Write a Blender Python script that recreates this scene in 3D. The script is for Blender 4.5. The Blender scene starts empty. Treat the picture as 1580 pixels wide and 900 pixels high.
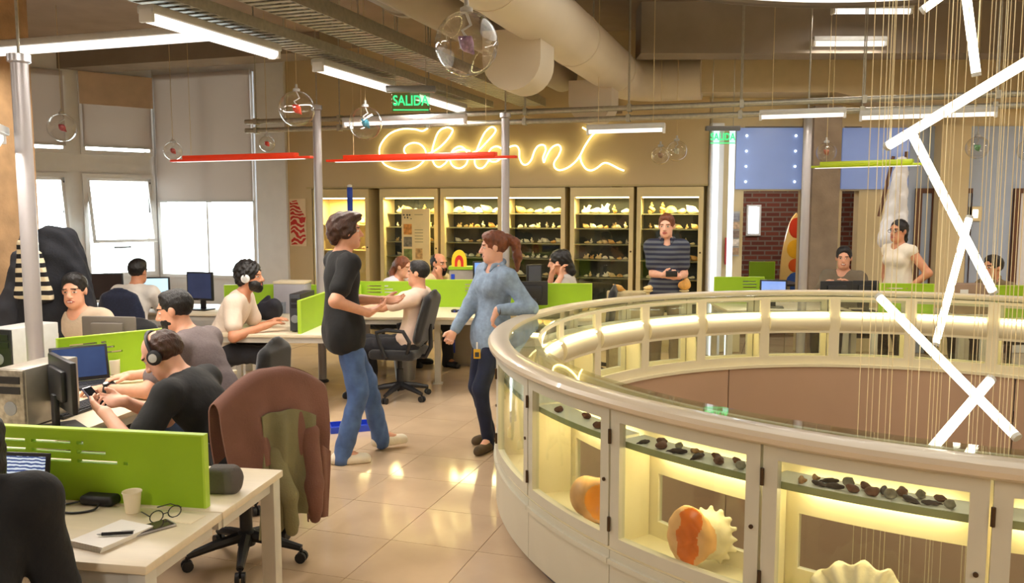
import bpy, bmesh, math, random
import numpy as np
from mathutils import Vector, Matrix
random.seed(7); np.random.seed(7)
scene = bpy.context.scene
col = scene.collection
PI = math.pi

# ---------------------------------------------------------------- camera
F_PX, CAM_H, PITCH = 1300.0, 1.8, math.atan2(130.0, 1300.0)
cam_d = bpy.data.cameras.new('camera'); cam = bpy.data.objects.new('camera', cam_d); col.objects.link(cam)
cam.location = (0, 0, CAM_H); cam.rotation_euler = (PI/2 - PITCH, 0, 0)
cam_d.sensor_width = 36.0; cam_d.lens = 36.0*F_PX/1580.0; cam_d.clip_start = 0.05; cam_d.clip_end = 200
scene.camera = cam
# ---------------------------------------------------------------- world, daylight, exposure
world = bpy.data.worlds.new('world'); scene.world = world; world.use_nodes = True
wn = world.node_tree.nodes; wl = world.node_tree.links
wn['Background'].inputs[0].default_value = (0.86, 0.94, 1.0, 1); wn['Background'].inputs[1].default_value = 12.0
scene.view_settings.view_transform = 'Standard'; scene.view_settings.look = 'None'
scene.view_settings.exposure = 0.15; scene.view_settings.gamma = 1.0; scene.view_settings.use_curve_mapping = False
try:
    scene.cycles.use_denoising = True
    scene.cycles.transparent_max_bounces = 40
    scene.cycles.max_bounces = 9; scene.cycles.diffuse_bounces = 4; scene.cycles.glossy_bounces = 4
    scene.cycles.sample_clamp_indirect = 6.0
    scene.cycles.caustics_reflective = False; scene.cycles.caustics_refractive = False
except Exception: pass
WARM = (1.0, 0.80, 0.56); CASE = (1.0, 0.82, 0.42); NEUT = (1.0, 0.92, 0.82)

# ---------------------------------------------------------------- photo ray helpers (real depths)
def ray(u, v):
    x = (u-790)/F_PX; y = (v-450)/F_PX
    return Vector((x, math.cos(PITCH)-y*math.sin(PITCH), -math.sin(PITCH)-y*math.cos(PITCH)))
def G(u, v, z):
    d = ray(u, v); return Vector((0, 0, CAM_H)) + d*((z-CAM_H)/d.z)
def A(u, v, Y):
    d = ray(u, v); return Vector((0, 0, CAM_H)) + d*(Y/d.y)
TH = math.radians(18.1); AX = Vector((math.sin(TH), math.cos(TH), 0)); BX = Vector((math.cos(TH), -math.sin(TH), 0))
def SQ(s, q, z=0.0): v = AX*s + BX*q; v.z = z; return v
DK = math.radians(9.5); DA = Vector((math.sin(DK), math.cos(DK), 0)); DB = Vector((math.cos(DK), -math.sin(DK), 0))

# ---------------------------------------------------------------- materials
def lin(c):
    return tuple((x/255/12.92 if x/255 <= 0.04045 else ((x/255+0.055)/1.055)**2.4) for x in c)
MATS = {}
def mat(name, rgb, rough=0.5, metal=0.0, var=0.06, scale=6.0, bump=0.0, bscale=60.0, emit=0.0, ecol=None, spec=0.5, coat=0.0, sheen=0.0, stretch=(1,1,1)):
    if name in MATS: return MATS[name]
    m = bpy.data.materials.new(name); m.use_nodes = True; nt = m.node_tree; n = nt.nodes; l = nt.links
    b = n['Principled BSDF']; c = lin(rgb)
    tc = n.new('ShaderNodeTexCoord'); mp = n.new('ShaderNodeMapping'); mp.inputs['Scale'].default_value = stretch
    l.new(tc.outputs['Object'], mp.inputs[0])
    nz = n.new('ShaderNodeTexNoise'); nz.inputs['Scale'].default_value = scale; nz.inputs['Detail'].default_value = 4
    l.new(mp.outputs[0], nz.inputs['Vector'])
    rp = n.new('ShaderNodeValToRGB'); rp.color_ramp.elements[0].position = 0.3; rp.color_ramp.elements[1].position = 0.7
    rp.color_ramp.elements[0].color = (*[max(0, x*(1-var)) for x in c], 1); rp.color_ramp.elements[1].color = (*[min(1, x*(1+var)) for x in c], 1)
    l.new(nz.outputs[0], rp.inputs[0]); l.new(rp.outputs[0], b.inputs['Base Color'])
    b.inputs['Roughness'].default_value = rough; b.inputs['Metallic'].default_value = metal
    b.inputs['Specular IOR Level'].default_value = spec; b.inputs['Coat Weight'].default_value = coat; b.inputs['Sheen Weight'].default_value = sheen
    if bump:
        n2 = n.new('ShaderNodeTexNoise'); n2.inputs['Scale'].default_value = bscale; n2.inputs['Detail'].default_value = 3
        l.new(mp.outputs[0], n2.inputs['Vector'])
        bp = n.new('ShaderNodeBump'); bp.inputs['Strength'].default_value = bump; bp.inputs['Distance'].default_value = 0.01
        l.new(n2.outputs[0], bp.inputs['Height']); l.new(bp.outputs[0], b.inputs['Normal'])
    if emit:
        b.inputs['Emission Color'].default_value = (*(ecol or c), 1); b.inputs['Emission Strength'].default_value = emit
    MATS[name] = m; return m
def glow(name, rgb, strength):
    if name in MATS: return MATS[name]
    m = bpy.data.materials.new(name); m.use_nodes = True; n = m.node_tree.nodes; l = m.node_tree.links
    n.remove(n['Principled BSDF']); e = n.new('ShaderNodeEmission'); e.inputs[0].default_value = (*rgb, 1); e.inputs[1].default_value = strength
    l.new(e.outputs[0], n['Material Output'].inputs[0]); MATS[name] = m; return m
def glass(name, tint=(0.96, 0.98, 0.95), refl=1.0, rough=0.01, power=5.0, base=0.04):
    if name in MATS: return MATS[name]
    m = bpy.data.materials.new(name); m.use_nodes = True; n = m.node_tree.nodes; l = m.node_tree.links
    n.remove(n['Principled BSDF'])
    t = n.new('ShaderNodeBsdfTransparent'); t.inputs[0].default_value = (*tint, 1)
    g = n.new('ShaderNodeBsdfGlossy'); g.inputs['Roughness'].default_value = rough
    lw = n.new('ShaderNodeLayerWeight'); lw.inputs['Blend'].default_value = 0.5
    pw = n.new('ShaderNodeMath'); pw.operation = 'POWER'; pw.inputs[1].default_value = power
    ml = n.new('ShaderNodeMath'); ml.operation = 'MULTIPLY_ADD'; ml.inputs[1].default_value = refl*(1-base); ml.inputs[2].default_value = base; ml.use_clamp = True
    mx = n.new('ShaderNodeMixShader')
    l.new(lw.outputs['Facing'], pw.inputs[0]); l.new(pw.outputs[0], ml.inputs[0]); l.new(ml.outputs[0], mx.inputs[0])
    l.new(t.outputs[0], mx.inputs[1]); l.new(g.outputs[0], mx.inputs[2]); l.new(mx.outputs[0], n['Material Output'].inputs[0])
    MATS[name] = m; return m
def wavemat(name, c1, c2, scale=20, rough=0.6, direction='Z', dist=2.0, kind='BANDS', hard=True, rot=(0,0,0)):
    if name in MATS: return MATS[name]
    m = mat(name, c1, rough); n = m.node_tree.nodes; l = m.node_tree.links
    w = n.new('ShaderNodeTexWave'); w.wave_type = kind; w.bands_direction = direction
    w.inputs['Scale'].default_value = scale; w.inputs['Distortion'].default_value = dist
    mp = n.new('ShaderNodeMapping'); mp.inputs['Rotation'].default_value = rot
    l.new([x for x in n if x.type == 'TEX_COORD'][0].outputs['Object'], mp.inputs[0]); l.new(mp.outputs[0], w.inputs[0])
    r = n.new('ShaderNodeValToRGB'); r.color_ramp.interpolation = 'CONSTANT' if hard else 'LINEAR'
    r.color_ramp.elements[0].color = (*lin(c1), 1); r.color_ramp.elements[1].color = (*lin(c2), 1); r.color_ramp.elements[1].position = 0.5
    l.new(w.outputs[0], r.inputs[0]); l.new(r.outputs[0], n['Principled BSDF'].inputs['Base Color']); return m
def brickmat(name, c1, c2, mortar, bw, bh, ms, rough=0.7, offset=0.5, coord='Object', rz=0.0, rx=0.0, bump=0.0, gloss=None):
    m = mat(name, c1, rough); n = m.node_tree.nodes; l = m.node_tree.links
    tc = [x for x in n if x.type == 'TEX_COORD'][0]
    mp = n.new('ShaderNodeMapping'); mp.inputs['Rotation'].default_value = (rx, 0, rz); l.new(tc.outputs[coord], mp.inputs[0])
    b = n.new('ShaderNodeTexBrick'); b.offset = offset; b.inputs['Scale'].default_value = 1.0
    b.inputs['Color1'].default_value = (*lin(c1), 1); b.inputs['Color2'].default_value = (*lin(c2), 1); b.inputs['Mortar'].default_value = (*lin(mortar), 1)
    b.inputs['Brick Width'].default_value = bw; b.inputs['Row Height'].default_value = bh; b.inputs['Mortar Size'].default_value = ms
    l.new(mp.outputs[0], b.inputs['Vector']); l.new(b.outputs[0], n['Principled BSDF'].inputs['Base Color']); return m

# ---------------------------------------------------------------- mesh builder
class MB:
    def __init__(s): s.v = []; s.f = []; s.m = []; s.cur = 0
    def add(s, vs, fs):
        o = len(s.v); s.v += [tuple(x) for x in vs]
        for f in fs: s.f.append([i+o for i in f]); s.m.append(s.cur)
        return s
    def box(s, c, size, rz=0.0, bev=0.0, R=None, seg=2):
        bm = bmesh.new(); bmesh.ops.create_cube(bm, size=1.0)
        for v in bm.verts: v.co = Vector((v.co.x*size[0], v.co.y*size[1], v.co.z*size[2]))
        if bev: bmesh.ops.bevel(bm, geom=list(bm.edges), offset=min(bev, min(size)*0.49), segments=seg, affect='EDGES', profile=0.5)
        M = R if R is not None else Matrix.Rotation(rz, 3, 'Z'); c = Vector(c)
        bm.verts.index_update(); vs = [M @ v.co + c for v in bm.verts]; fs = [[v.index for v in f.verts] for f in bm.faces]
        bm.free(); return s.add(vs, fs)
    def b2(s, p, q, bev=0.0):
        return s.box([(p[i]+q[i])/2 for i in range(3)], [abs(q[i]-p[i]) for i in range(3)], 0, bev)
    def tube(s, pts, r, n=10, caps=True, closed=False):
        pts = [Vector(p) for p in pts]; N = len(pts); rs = r if isinstance(r, (list, tuple)) else [r]*N
        vs = []; fs = []; prev = None
        for i, p in enumerate(pts):
            if closed: t = pts[(i+1) % N]-pts[i-1]
            else: t = pts[min(i+1, N-1)]-pts[max(i-1, 0)]
            t = t.normalized() if t.length > 1e-9 else Vector((0, 0, 1))
            if prev is None:
                x = t.orthogonal().normalized()
            else:
                x = prev - t*prev.dot(t); x = x.normalized() if x.length > 1e-6 else t.orthogonal().normalized()
            prev = x; y = t.cross(x)
            for k in range(n):
                a = 2*PI*k/n; vs.append(p + (x*math.cos(a)+y*math.sin(a))*rs[i])
        M = N if closed else N-1
        for i in range(M):
            for k in range(n):
                j = (i+1) % N; fs.append([i*n+k, i*n+(k+1) % n, j*n+(k+1) % n, j*n+k])
        if caps and not closed:
            fs.append(list(range(n))[::-1]); fs.append([(N-1)*n+k for k in range(n)])
        return s.add(vs, fs)
    def cyl(s, p, q, r, r2=None, n=16): return s.tube([p, q], [r, r if r2 is None else r2], n)
    def lathe(s, prof, c=(0,0,0), n=24, R=None, caps=True):
        vs = []; fs = []; c = Vector(c); N = len(prof)
        for (r, z) in prof:
            for k in range(n):
                a = 2*PI*k/n; p = Vector((r*math.cos(a), r*math.sin(a), z)); vs.append((R @ p if R is not None else p)+c)
        for i in range(N-1):
            for k in range(n): fs.append([i*n+k, i*n+(k+1) % n, (i+1)*n+(k+1) % n, (i+1)*n+k])
        if caps:
            fs.append(list(range(n))[::-1]); fs.append([(N-1)*n+k for k in range(n)])
        return s.add(vs, fs)
    def sphere(s, c, r, n=16, sc=(1,1,1), R=None):
        m = n//2; prof = [(max(1e-5, math.sin(PI*i/m)), -math.cos(PI*i/m)) for i in range(m+1)]
        vs = []; fs = []; c = Vector(c)
        for (a_, z) in prof:
            for k in range(n):
                p = Vector((a_*math.cos(2*PI*k/n)*r*sc[0], a_*math.sin(2*PI*k/n)*r*sc[1], z*r*sc[2])); vs.append((R @ p if R is not None else p)+c)
        for i in range(m):
            for k in range(n): fs.append([i*n+k, i*n+(k+1) % n, (i+1)*n+(k+1) % n, (i+1)*n+k])
        return s.add(vs, fs)
    def arc(s, r0, r1, z0, z1, t0, t1, n=6, c=(0,0)):
        vs = []; fs = []
        for i in range(n+1):
            t = t0+(t1-t0)*i/n; ct, st = math.cos(t), math.sin(t)
            for (r, z) in ((r0, z0), (r1, z0), (r1, z1), (r0, z1)): vs.append((c[0]+r*ct, c[1]+r*st, z))
        for i in range(n):
            for k in range(4): fs.append([i*4+k, i*4+(k+1) % 4, (i+1)*4+(k+1) % 4, (i+1)*4+k])
        fs.append([3, 2, 1, 0]); fs.append([n*4+k for k in range(4)]); return s.add(vs, fs)
    def prism(s, poly, z0, z1, M=None):
        n = len(poly); vs = [Vector((p[0], p[1], z0)) for p in poly]+[Vector((p[0], p[1], z1)) for p in poly]
        if M is not None: vs = [M @ v for v in vs]
        fs = [list(range(n))[::-1], [n+i for i in range(n)]]+[[i, (i+1) % n, n+(i+1) % n, n+i] for i in range(n)]
        return s.add(vs, fs)
    def mesh(s, name, mats, smooth=35):
        me = bpy.data.meshes.new(name); me.from_pydata(s.v, [], s.f)
        for m in (mats if isinstance(mats, (list, tuple)) else [mats]): me.materials.append(m)
        if max(s.m, default=0): me.polygons.foreach_set('material_index', s.m)
        bm = bmesh.new(); bm.from_mesh(me); bmesh.ops.recalc_face_normals(bm, faces=bm.faces); bm.to_mesh(me); bm.free()
        if smooth:
            me.polygons.foreach_set('use_smooth', [True]*len(me.polygons)); me.set_sharp_from_angle(angle=math.radians(smooth))
        me.update(); return me
    def ob(s, name, mats, parent=None, smooth=35, **kw):
        return link(name, s.mesh(name, mats, smooth), parent, **kw)
def link(name, me, parent=None, loc=None, rz=None, label=None, cat=None, group=None, kind=None):
    o = bpy.data.objects.new(name, me); col.objects.link(o)
    if parent is not None: o.parent = parent
    if loc is not None: o.location = loc
    if rz is not None: o.rotation_euler = (0, 0, rz)
    return tag(o, label, cat, group, kind)
def tag(o, label=None, cat=None, group=None, kind=None):
    if label: o['label'] = label
    if cat: o['category'] = cat
    if group: o['group'] = group
    if kind: o['kind'] = kind
    return o
def thing(name, label, cat, loc=(0,0,0), rz=0.0, group=None):
    return link(name, None, None, loc, rz, label, cat, group)
KIDS = {}
def dup(root, loc=None, rz=None, label=None, group=None, parent=None):
    r = root.copy(); col.objects.link(r)
    if parent is not None: r.parent = parent
    if loc is not None: r.location = loc
    if rz is not None: r.rotation_euler = (root.rotation_euler[0], root.rotation_euler[1], rz)
    if label: r['label'] = label
    if group: r['group'] = group
    for ch in list(root.children):
        if ch.name in KIDS: pass
        c = ch.copy(); col.objects.link(c); c.parent = r
        for g in list(ch.children):
            d = g.copy(); col.objects.link(d); d.parent = c
    return r
def arealight(name, loc, size, power, color, rot=(0,0,0), parent=None, sizey=None, spread=None):
    d = bpy.data.lights.new(name, 'AREA'); d.energy = power; d.color = color; d.shape = 'RECTANGLE'; d.size = size; d.size_y = sizey or size
    if spread: d.spread = spread
    o = bpy.data.objects.new(name, d); col.objects.link(o); o.location = loc; o.rotation_euler = rot
    if parent is not None: o.parent = parent
    return o

# ---------------------------------------------------------------- smooth implicit bodies (people, cloth, shells)
def cap(a, b, ra, rb, k=0.03): return ('c', Vector(a), Vector(b), ra, rb, k)
def ell(c, r, R=None, k=0.03): return ('e', Vector(c), Vector(r), R, 0, k)
def sub(c, r, R=None, k=0.01): return ('s', Vector(c), Vector(r), R, 0, k)
def subc(a, b, ra, rb, k=0.01): return ('t', Vector(a), Vector(b), ra, rb, k)
def cut(n, p): return ('p', Vector(n).normalized(), Vector(p), None, 0, 0)
def rbox(c, h, r, R=None, k=0.02): return ('b', Vector(c), Vector(h), R, r, k)
def sdf_mesh(name, prims, vox, mats, noise=None, paint=None, fold=0.0):
    lo = np.array([1e9]*3); hi = -lo
    for p in prims:
        if p[0] == 'c':
            r = max(p[3], p[4])
            for q in (p[1], p[2]): lo = np.minimum(lo, np.array(q)-r); hi = np.maximum(hi, np.array(q)+r)
        elif p[0] in 'eb':
            r = max(p[2])+p[4]; r = r if (p[3] is not None) else None
            rr = np.array([r]*3) if r else np.array(p[2])+p[4]
            if p[0] == 'b' and p[3] is not None: rr = rr*1.75
            lo = np.minimum(lo, np.array(p[1])-rr); hi = np.maximum(hi, np.array(p[1])+rr)
    pad = 3*vox+0.02+abs(fold); lo -= pad; hi += pad
    n = np.ceil((hi-lo)/vox).astype(int)+1
    f = np.full(n, 1.0, np.float32)
    axs = [(lo[i]+vox*np.arange(n[i])).astype(np.float32) for i in range(3)]
    for p in prims:
        t = p[0]; k = p[5]
        if t == 'p':
            d = (axs[0][:, None, None]-p[2].x)*p[1].x+(axs[1][None, :, None]-p[2].y)*p[1].y+(axs[2][None, None, :]-p[2].z)*p[1].z
            np.maximum(f, d, out=f); continue
        if t in 'ct':
            r = max(p[3], p[4]); l2 = np.minimum(p[1], p[2])-r; h2 = np.maximum(p[1], p[2])+r
        else:
            r = max(p[2])+p[4]; r = r*1.75 if t == 'b' else r
            l2 = np.array(p[1])-r; h2 = np.array(p[1])+r
        mg = k+4*vox+0.01
        i0 = np.clip(np.floor((l2-mg-lo)/vox).astype(int), 0, n-1); i1 = np.clip(np.ceil((h2+mg-lo)/vox).astype(int)+1, 1, n)
        if np.any(i1 <= i0): continue
        sl = tuple(slice(i0[i], i1[i]) for i in range(3))
        X = axs[0][sl[0]][:, None, None]; Y = axs[1][sl[1]][None, :, None]; Z = axs[2][sl[2]][None, None, :]
        if t in 'ct':
            a = p[1]; ba = p[2]-p[1]; L = max(ba.length_squared, 1e-10)
            px, py, pz = X-a.x, Y-a.y, Z-a.z
            h = np.clip((px*ba.x+py*ba.y+pz*ba.z)/L, 0, 1)
            d = np.sqrt((px-h*ba.x)**2+(py-h*ba.y)**2+(pz-h*ba.z)**2)-(p[3]+(p[4]-p[3])*h)
        else:
            px, py, pz = X-p[1].x, Y-p[1].y, Z-p[1].z
            if p[3] is not None:
                M = p[3]; px, py, pz = (px*M[0][0]+py*M[1][0]+pz*M[2][0], px*M[0][1]+py*M[1][1]+pz*M[2][1], px*M[0][2]+py*M[1][2]+pz*M[2][2])
            r = p[2]
            if t == 'b':
                qx, qy, qz = np.abs(px)-r.x, np.abs(py)-r.y, np.abs(pz)-r.z
                d = np.sqrt(np.maximum(qx, 0)**2+np.maximum(qy, 0)**2+np.maximum(qz, 0)**2)+np.minimum(np.maximum(qx, np.maximum(qy, qz)), 0)-p[4]
            else:
                k0 = np.sqrt((px/r.x)**2+(py/r.y)**2+(pz/r.z)**2)
                k1 = np.sqrt((px/r.x**2)**2+(py/r.y**2)**2+(pz/r.z**2)**2)+1e-6
                d = k0*(k0-1)/k1
        g = f[sl]
        if t in 'st':
            d = -d; h = np.maximum(k-np.abs(g-d), 0)/k; f[sl] = np.maximum(g, d)+h*h*k*0.25
        else:
            h = np.maximum(k-np.abs(g-d), 0)/k; f[sl] = np.minimum(g, d)-h*h*k*0.25
    if fold or noise:
        X = axs[0][:, None, None]; Y = axs[1][None, :, None]; Z = axs[2][None, None, :]
        if fold: f += fold*(np.sin(23*X+31*Z+9*np.sin(11*Y))*0.6+np.sin(41*Y-27*Z+17*X)*0.4).astype(np.float32)
        if noise:
            am, fr = noise; f += am*(np.sin(fr*X+1.3*fr*Z)*np.sin(fr*1.1*Y+2)+0.6*np.sin(1.9*fr*Z-fr*Y)*np.sin(1.7*fr*X+1)).astype(np.float32)
    s = f < 0
    c = [s[i:n[0]-1+i, j:n[1]-1+j, q:n[2]-1+q] for i in (0,1) for j in (0,1) for q in (0,1)]
    al = c[0].copy(); an = c[0].copy()
    for x in c[1:]: al &= x; an |= x
    act = np.argwhere(an & ~al)
    idx = np.full(n-1, -1, np.int32); idx[act[:,0], act[:,1], act[:,2]] = np.arange(len(act))
    off = np.array([[i,j,q] for i in (0,1) for j in (0,1) for q in (0,1)])
    val = np.stack([f[act[:,0]+o[0], act[:,1]+o[1], act[:,2]+o[2]] for o in off], 1)
    acc = np.zeros((len(act), 3)); cnt = np.zeros(len(act))
    for a in range(8):
        for b in range(a+1, 8):
            if np.abs(off[a]-off[b]).sum() != 1: continue
            va, vb = val[:, a], val[:, b]; m = (va < 0) != (vb < 0)
            tt = np.where(m, va/np.where(m, va-vb, 1), 0)
            acc += np.where(m[:, None], off[a]+(off[b]-off[a])*tt[:, None], 0); cnt += m
    V = lo+(act+acc/cnt[:, None])*vox
    Fs = []
    for ax in range(3):
        u, w = (ax+1) % 3, (ax+2) % 3
        sa = [slice(None)]*3; sb = [slice(None)]*3; sa[ax] = slice(0, -1); sb[ax] = slice(1, None)
        A_, B_ = s[tuple(sa)], s[tuple(sb)]
        e = np.argwhere(A_ != B_)
        e = e[(e[:, u] > 0) & (e[:, w] > 0) & (e[:, u] < n[u]-1) & (e[:, w] < n[w]-1)]
        if not len(e): continue
        flip = A_[e[:,0], e[:,1], e[:,2]]
        def ci(du, dw):
            x = e.copy(); x[:, u] -= du; x[:, w] -= dw; return idx[x[:,0], x[:,1], x[:,2]]
        q = np.stack([ci(1,1), ci(0,1), ci(0,0), ci(1,0)], 1)
        q[~flip] = q[~flip][:, ::-1]; q = q[(q >= 0).all(1)]; Fs.append(q)
    Fs = np.concatenate(Fs) if Fs else np.zeros((0, 4), int)
    me = bpy.data.meshes.new(name)
    me.vertices.add(len(V)); me.vertices.foreach_set('co', V.astype(np.float32).ravel())
    me.loops.add(len(Fs)*4); me.loops.foreach_set('vertex_index', Fs.astype(np.int32).ravel())
    me.polygons.add(len(Fs)); me.polygons.foreach_set('loop_start', np.arange(len(Fs), dtype=np.int32)*4)
    try: me.polygons.foreach_set('loop_total', np.full(len(Fs), 4, np.int32))
    except Exception: pass
    for m in (mats if isinstance(mats, (list, tuple)) else [mats]): me.materials.append(m)
    me.polygons.foreach_set('use_smooth', np.ones(len(Fs), bool))
    if paint is not None and len(Fs):
        me.polygons.foreach_set('material_index', paint(V[Fs].mean(1)).astype(np.int32))
    me.update(calc_edges=True); me.validate(); return me
# ================================================================ shared materials
M_tile = mat('floor_tile', (204,178,148), rough=0.09, var=0.07, scale=3.0, spec=0.55)
M_grout = brickmat('floor_slab', (198,172,142), (206,180,150), (146,126,104), 0.5, 0.5, 0.006, rough=0.15, offset=0.0, rz=TH)
M_conc = mat('concrete', (150,132,112), rough=0.85, var=0.16, scale=5, bump=0.25, bscale=40)
M_slab = mat('ceiling_concrete', (144,126,110), rough=0.9, var=0.12, scale=2.2, bump=0.15, bscale=20)
M_beam = mat('beam_concrete', (142,130,116), rough=0.85, var=0.10, scale=3, bump=0.1, bscale=30)
M_cream = mat('cream_wall', (222,204,160), rough=0.7, var=0.04, scale=3)
M_neonwall = mat('neon_wall_paint', (202,182,142), rough=0.55, var=0.04, scale=2)
M_white = mat('white_paint', (226,226,226), rough=0.6, var=0.03)
M_blind = None
M_alu = mat('brushed_aluminium', (190,190,196), rough=0.35, metal=0.85, var=0.05, scale=20)
M_galv = mat('galvanised_steel', (176,172,158), rough=0.45, metal=0.7, var=0.12, scale=30)
M_pole = mat('grey_pole_paint', (168,164,166), rough=0.35, metal=0.35, var=0.03)
M_black = mat('black_plastic', (26,26,30), rough=0.45, var=0.1, scale=30)
M_dark = mat('dark_grey_plastic', (52,54,60), rough=0.5, var=0.08, scale=20)
M_grey = mat('grey_plastic', (128,130,134), rough=0.5, var=0.05, scale=20)
M_lgrey = mat('light_grey_plastic', (196,196,194), rough=0.45, var=0.04, scale=20)
M_wire = mat('steel_wire', (206,186,140), rough=0.4, metal=0.3)
M_blackmet = mat('black_metal', (30,30,32), rough=0.35, metal=0.5)
M_glass = glass('clear_glass')
M_wood = mat('brown_door_wood', (96,58,38), rough=0.5, var=0.2, scale=10, stretch=(6,6,0.6))
M_lamp = glow('fluorescent_diffuser', NEUT, 1.5)

def blindmat():
    m = bpy.data.materials.new('roller_blind_fabric'); m.use_nodes = True; n = m.node_tree.nodes; l = m.node_tree.links
    n.remove(n['Principled BSDF'])
    d = n.new('ShaderNodeBsdfDiffuse'); d.inputs[0].default_value = (*lin((196,188,186)), 1)
    t = n.new('ShaderNodeBsdfTranslucent'); t.inputs[0].default_value = (*lin((210,200,190)), 1)
    mx = n.new('ShaderNodeMixShader'); mx.inputs[0].default_value = 0.22
    w = n.new('ShaderNodeTexNoise'); w.inputs['Scale'].default_value = 200; bp = n.new('ShaderNodeBump'); bp.inputs['Strength'].default_value = 0.1
    l.new(w.outputs[0], bp.inputs['Height']); l.new(bp.outputs[0], d.inputs['Normal'])
    l.new(d.outputs[0], mx.inputs[1]); l.new(t.outputs[0], mx.inputs[2]); l.new(mx.outputs[0], n['Material Output'].inputs[0]); return m
M_blind = blindmat()

# ================================================================ floor with the round opening
RC = Vector((2.68, 4.96, 0)); R_OUT, R_IN = 2.78, 2.52
mb = MB(); N = 96
XL, XR, YB, YT = -12.0, 9.0, -3.0, 15.0
def outer(t):
    c, s_ = math.cos(t), math.sin(t); k = 1e9
    if c > 1e-9: k = min(k, (XR-RC.x)/c)
    if c < -1e-9: k = min(k, (XL-RC.x)/c)
    if s_ > 1e-9: k = min(k, (YT-RC.y)/s_)
    if s_ < -1e-9: k = min(k, (YB-RC.y)/s_)
    return (RC.x+c*k, RC.y+s_*k)
angs = sorted([2*PI*i/N for i in range(N)]+[math.atan2(y-RC.y, x-RC.x) % (2*PI) for x in (XL, XR) for y in (YB, YT)])
vs = []; fs = []
for t in angs:
    o = outer(t); i_ = (RC.x+2.54*math.cos(t), RC.y+2.54*math.sin(t))
    vs += [(i_[0], i_[1], -0.006), (o[0], o[1], -0.006), (o[0], o[1], -0.3), (i_[0], i_[1], -0.3)]
n_ = len(angs)
for i in range(n_):
    j = (i+1) % n_
    for k in range(4): fs.append([i*4+k, i*4+(k+1) % 4, j*4+(k+1) % 4, j*4+k])
floor = mb.add(vs, fs).ob('floor', M_grout, kind='structure', label='polished beige tiled floor')
# tiles in view, each its own piece
TS = 0.5; cand = []
for i in range(-2, 24):
    for j in range(-20, 14):
        c = SQ((i+0.5)*TS, (j+0.5)*TS)
        if c.y < 2.2: continue
        u = 790+F_PX*c.x/c.y; v = 320+F_PX*1.8/c.y
        if -80 < u < 1180 and v < 1030 and (c-RC).length > 2.3 and c.y < 10.2: cand.append((c.y, i, j, c))
cand.sort(key=lambda x: x[0])
tile_me = {}
def tilemesh(pts):
    b = MB(); b.prism(pts, -0.012, 0.0); return b.mesh('tile', M_tile, 0)
h = TS/2-0.0018
base_pts = [(AX*x+BX*y) for x, y in ((-h,-h), (-h,h), (h,h), (h,-h))]
full = tilemesh([(p.x, p.y) for p in base_pts])
for k, (yy, i, j, c) in enumerate(cand[:300]):
    corners = [c+p for p in base_pts]
    if min((q-RC).length for q in corners) < 2.62:
        pts = []
        for a in range(4):
            for t in range(8):
                q = corners[a].lerp(corners[(a+1) % 4], t/8); d = q-RC
                if d.length < 2.62: q = RC+d*(2.62/d.length)
                pts.append((q.x-c.x, q.y-c.y))
        cl = [pts[0]]
        for q in pts[1:]:
            if (Vector(q)-Vector(cl[-1])).length > 1e-3: cl.append(q)
        if len(cl) < 3 or max((Vector((q[0]+c.x, q[1]+c.y, 0))-RC).length for q in cl) < 2.64: continue
        me = tilemesh(cl)
    else: me = full
    link('tile', me, floor, loc=c)

# void under the ring
mb = MB(); mb.arc(2.535, 2.6, -3.6, -0.3, 0, 2*PI, 96, RC); void_wall = mb.ob('wall_void', mat('void_wall_paint', (190,160,134), rough=0.7, var=0.06, scale=1.5), kind='structure', label='brown round wall lining the opening below the ring counter')
mb = MB(); mb.b2((-0.4, 1.9, -3.7), (5.8, 8.1, -3.6)); mb.ob('floor_lower', mat('lower_floor', (120,104,84), rough=0.3, var=0.1), kind='structure', label='dim floor of the storey below the opening')
# ceiling and beams
CZ = 3.95
mb = MB(); mb.b2((XL, YB, CZ), (XR, YT, CZ+0.2)); mb.ob('ceiling', M_slab, kind='structure', label='brown concrete ceiling slab')
mb = MB(); mb.b2((1.36, 9.1, 3.42), (8.9, 9.5, CZ)); mb.ob('beam_concrete', M_beam, kind='structure', label='deep grey brown concrete ceiling beam over the ring counter')
mb = MB(); Rb = Matrix.Rotation(-TH, 3, 'Z')
mb.box(SQ(9.6, -9.3, 3.83), (7.5, 0.5, 0.24), R=Rb); mb.ob('beam_window', M_beam, kind='structure', label='concrete beam above the window wall')

# ================================================================ back wall with the neon lettering
SB = 10.46
def qu(u, s=SB):
    t = (u-790)/F_PX; Y = s/(AX.y+AX.x*t); return (t*Y)*BX.x+Y*BX.y
def sqbox(b, s0, s1, q0, q1, z0, z1, bev=0.0):
    return b.box(SQ((s0+s1)/2, (q0+q1)/2, (z0+z1)/2), (abs(q1-q0), abs(s1-s0), abs(z1-z0)), R=Rb, bev=bev)
QW0, QW1 = qu(245), qu(402)          # window bay
QY0, QY1 = qu(447), qu(1090)         # neon wall
CT = 2.07
mb = MB(); sqbox(mb, SB, SB+0.45, QY0, QY1, CT, CZ); sqbox(mb, SB+0.44, SB+0.5, QY0, QY1, 0, CT); sqbox(mb, SB, SB+0.45, QY0, qu(483), 0, CT)
wall_back = mb.ob('wall_back', M_neonwall, kind='structure', label='mustard yellow wall behind the neon lettering')
for u in (580, 676, 876, 1088):      # seams of wall panels
    mb = MB(); sqbox(mb, SB-0.006, SB+0.002, qu(u)-0.004, qu(u)+0.004, CT, CT+0.0)
mb = MB(); sqbox(mb, SB-0.012, SB+0.01, QY0+0.3, QY1, CT-0.012, CT+0.012); mb.ob('trim_1', mat('trim_paint', (186,168,120), rough=0.5), kind='structure', label='thin ledge line above the wall display cabinets')
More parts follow.
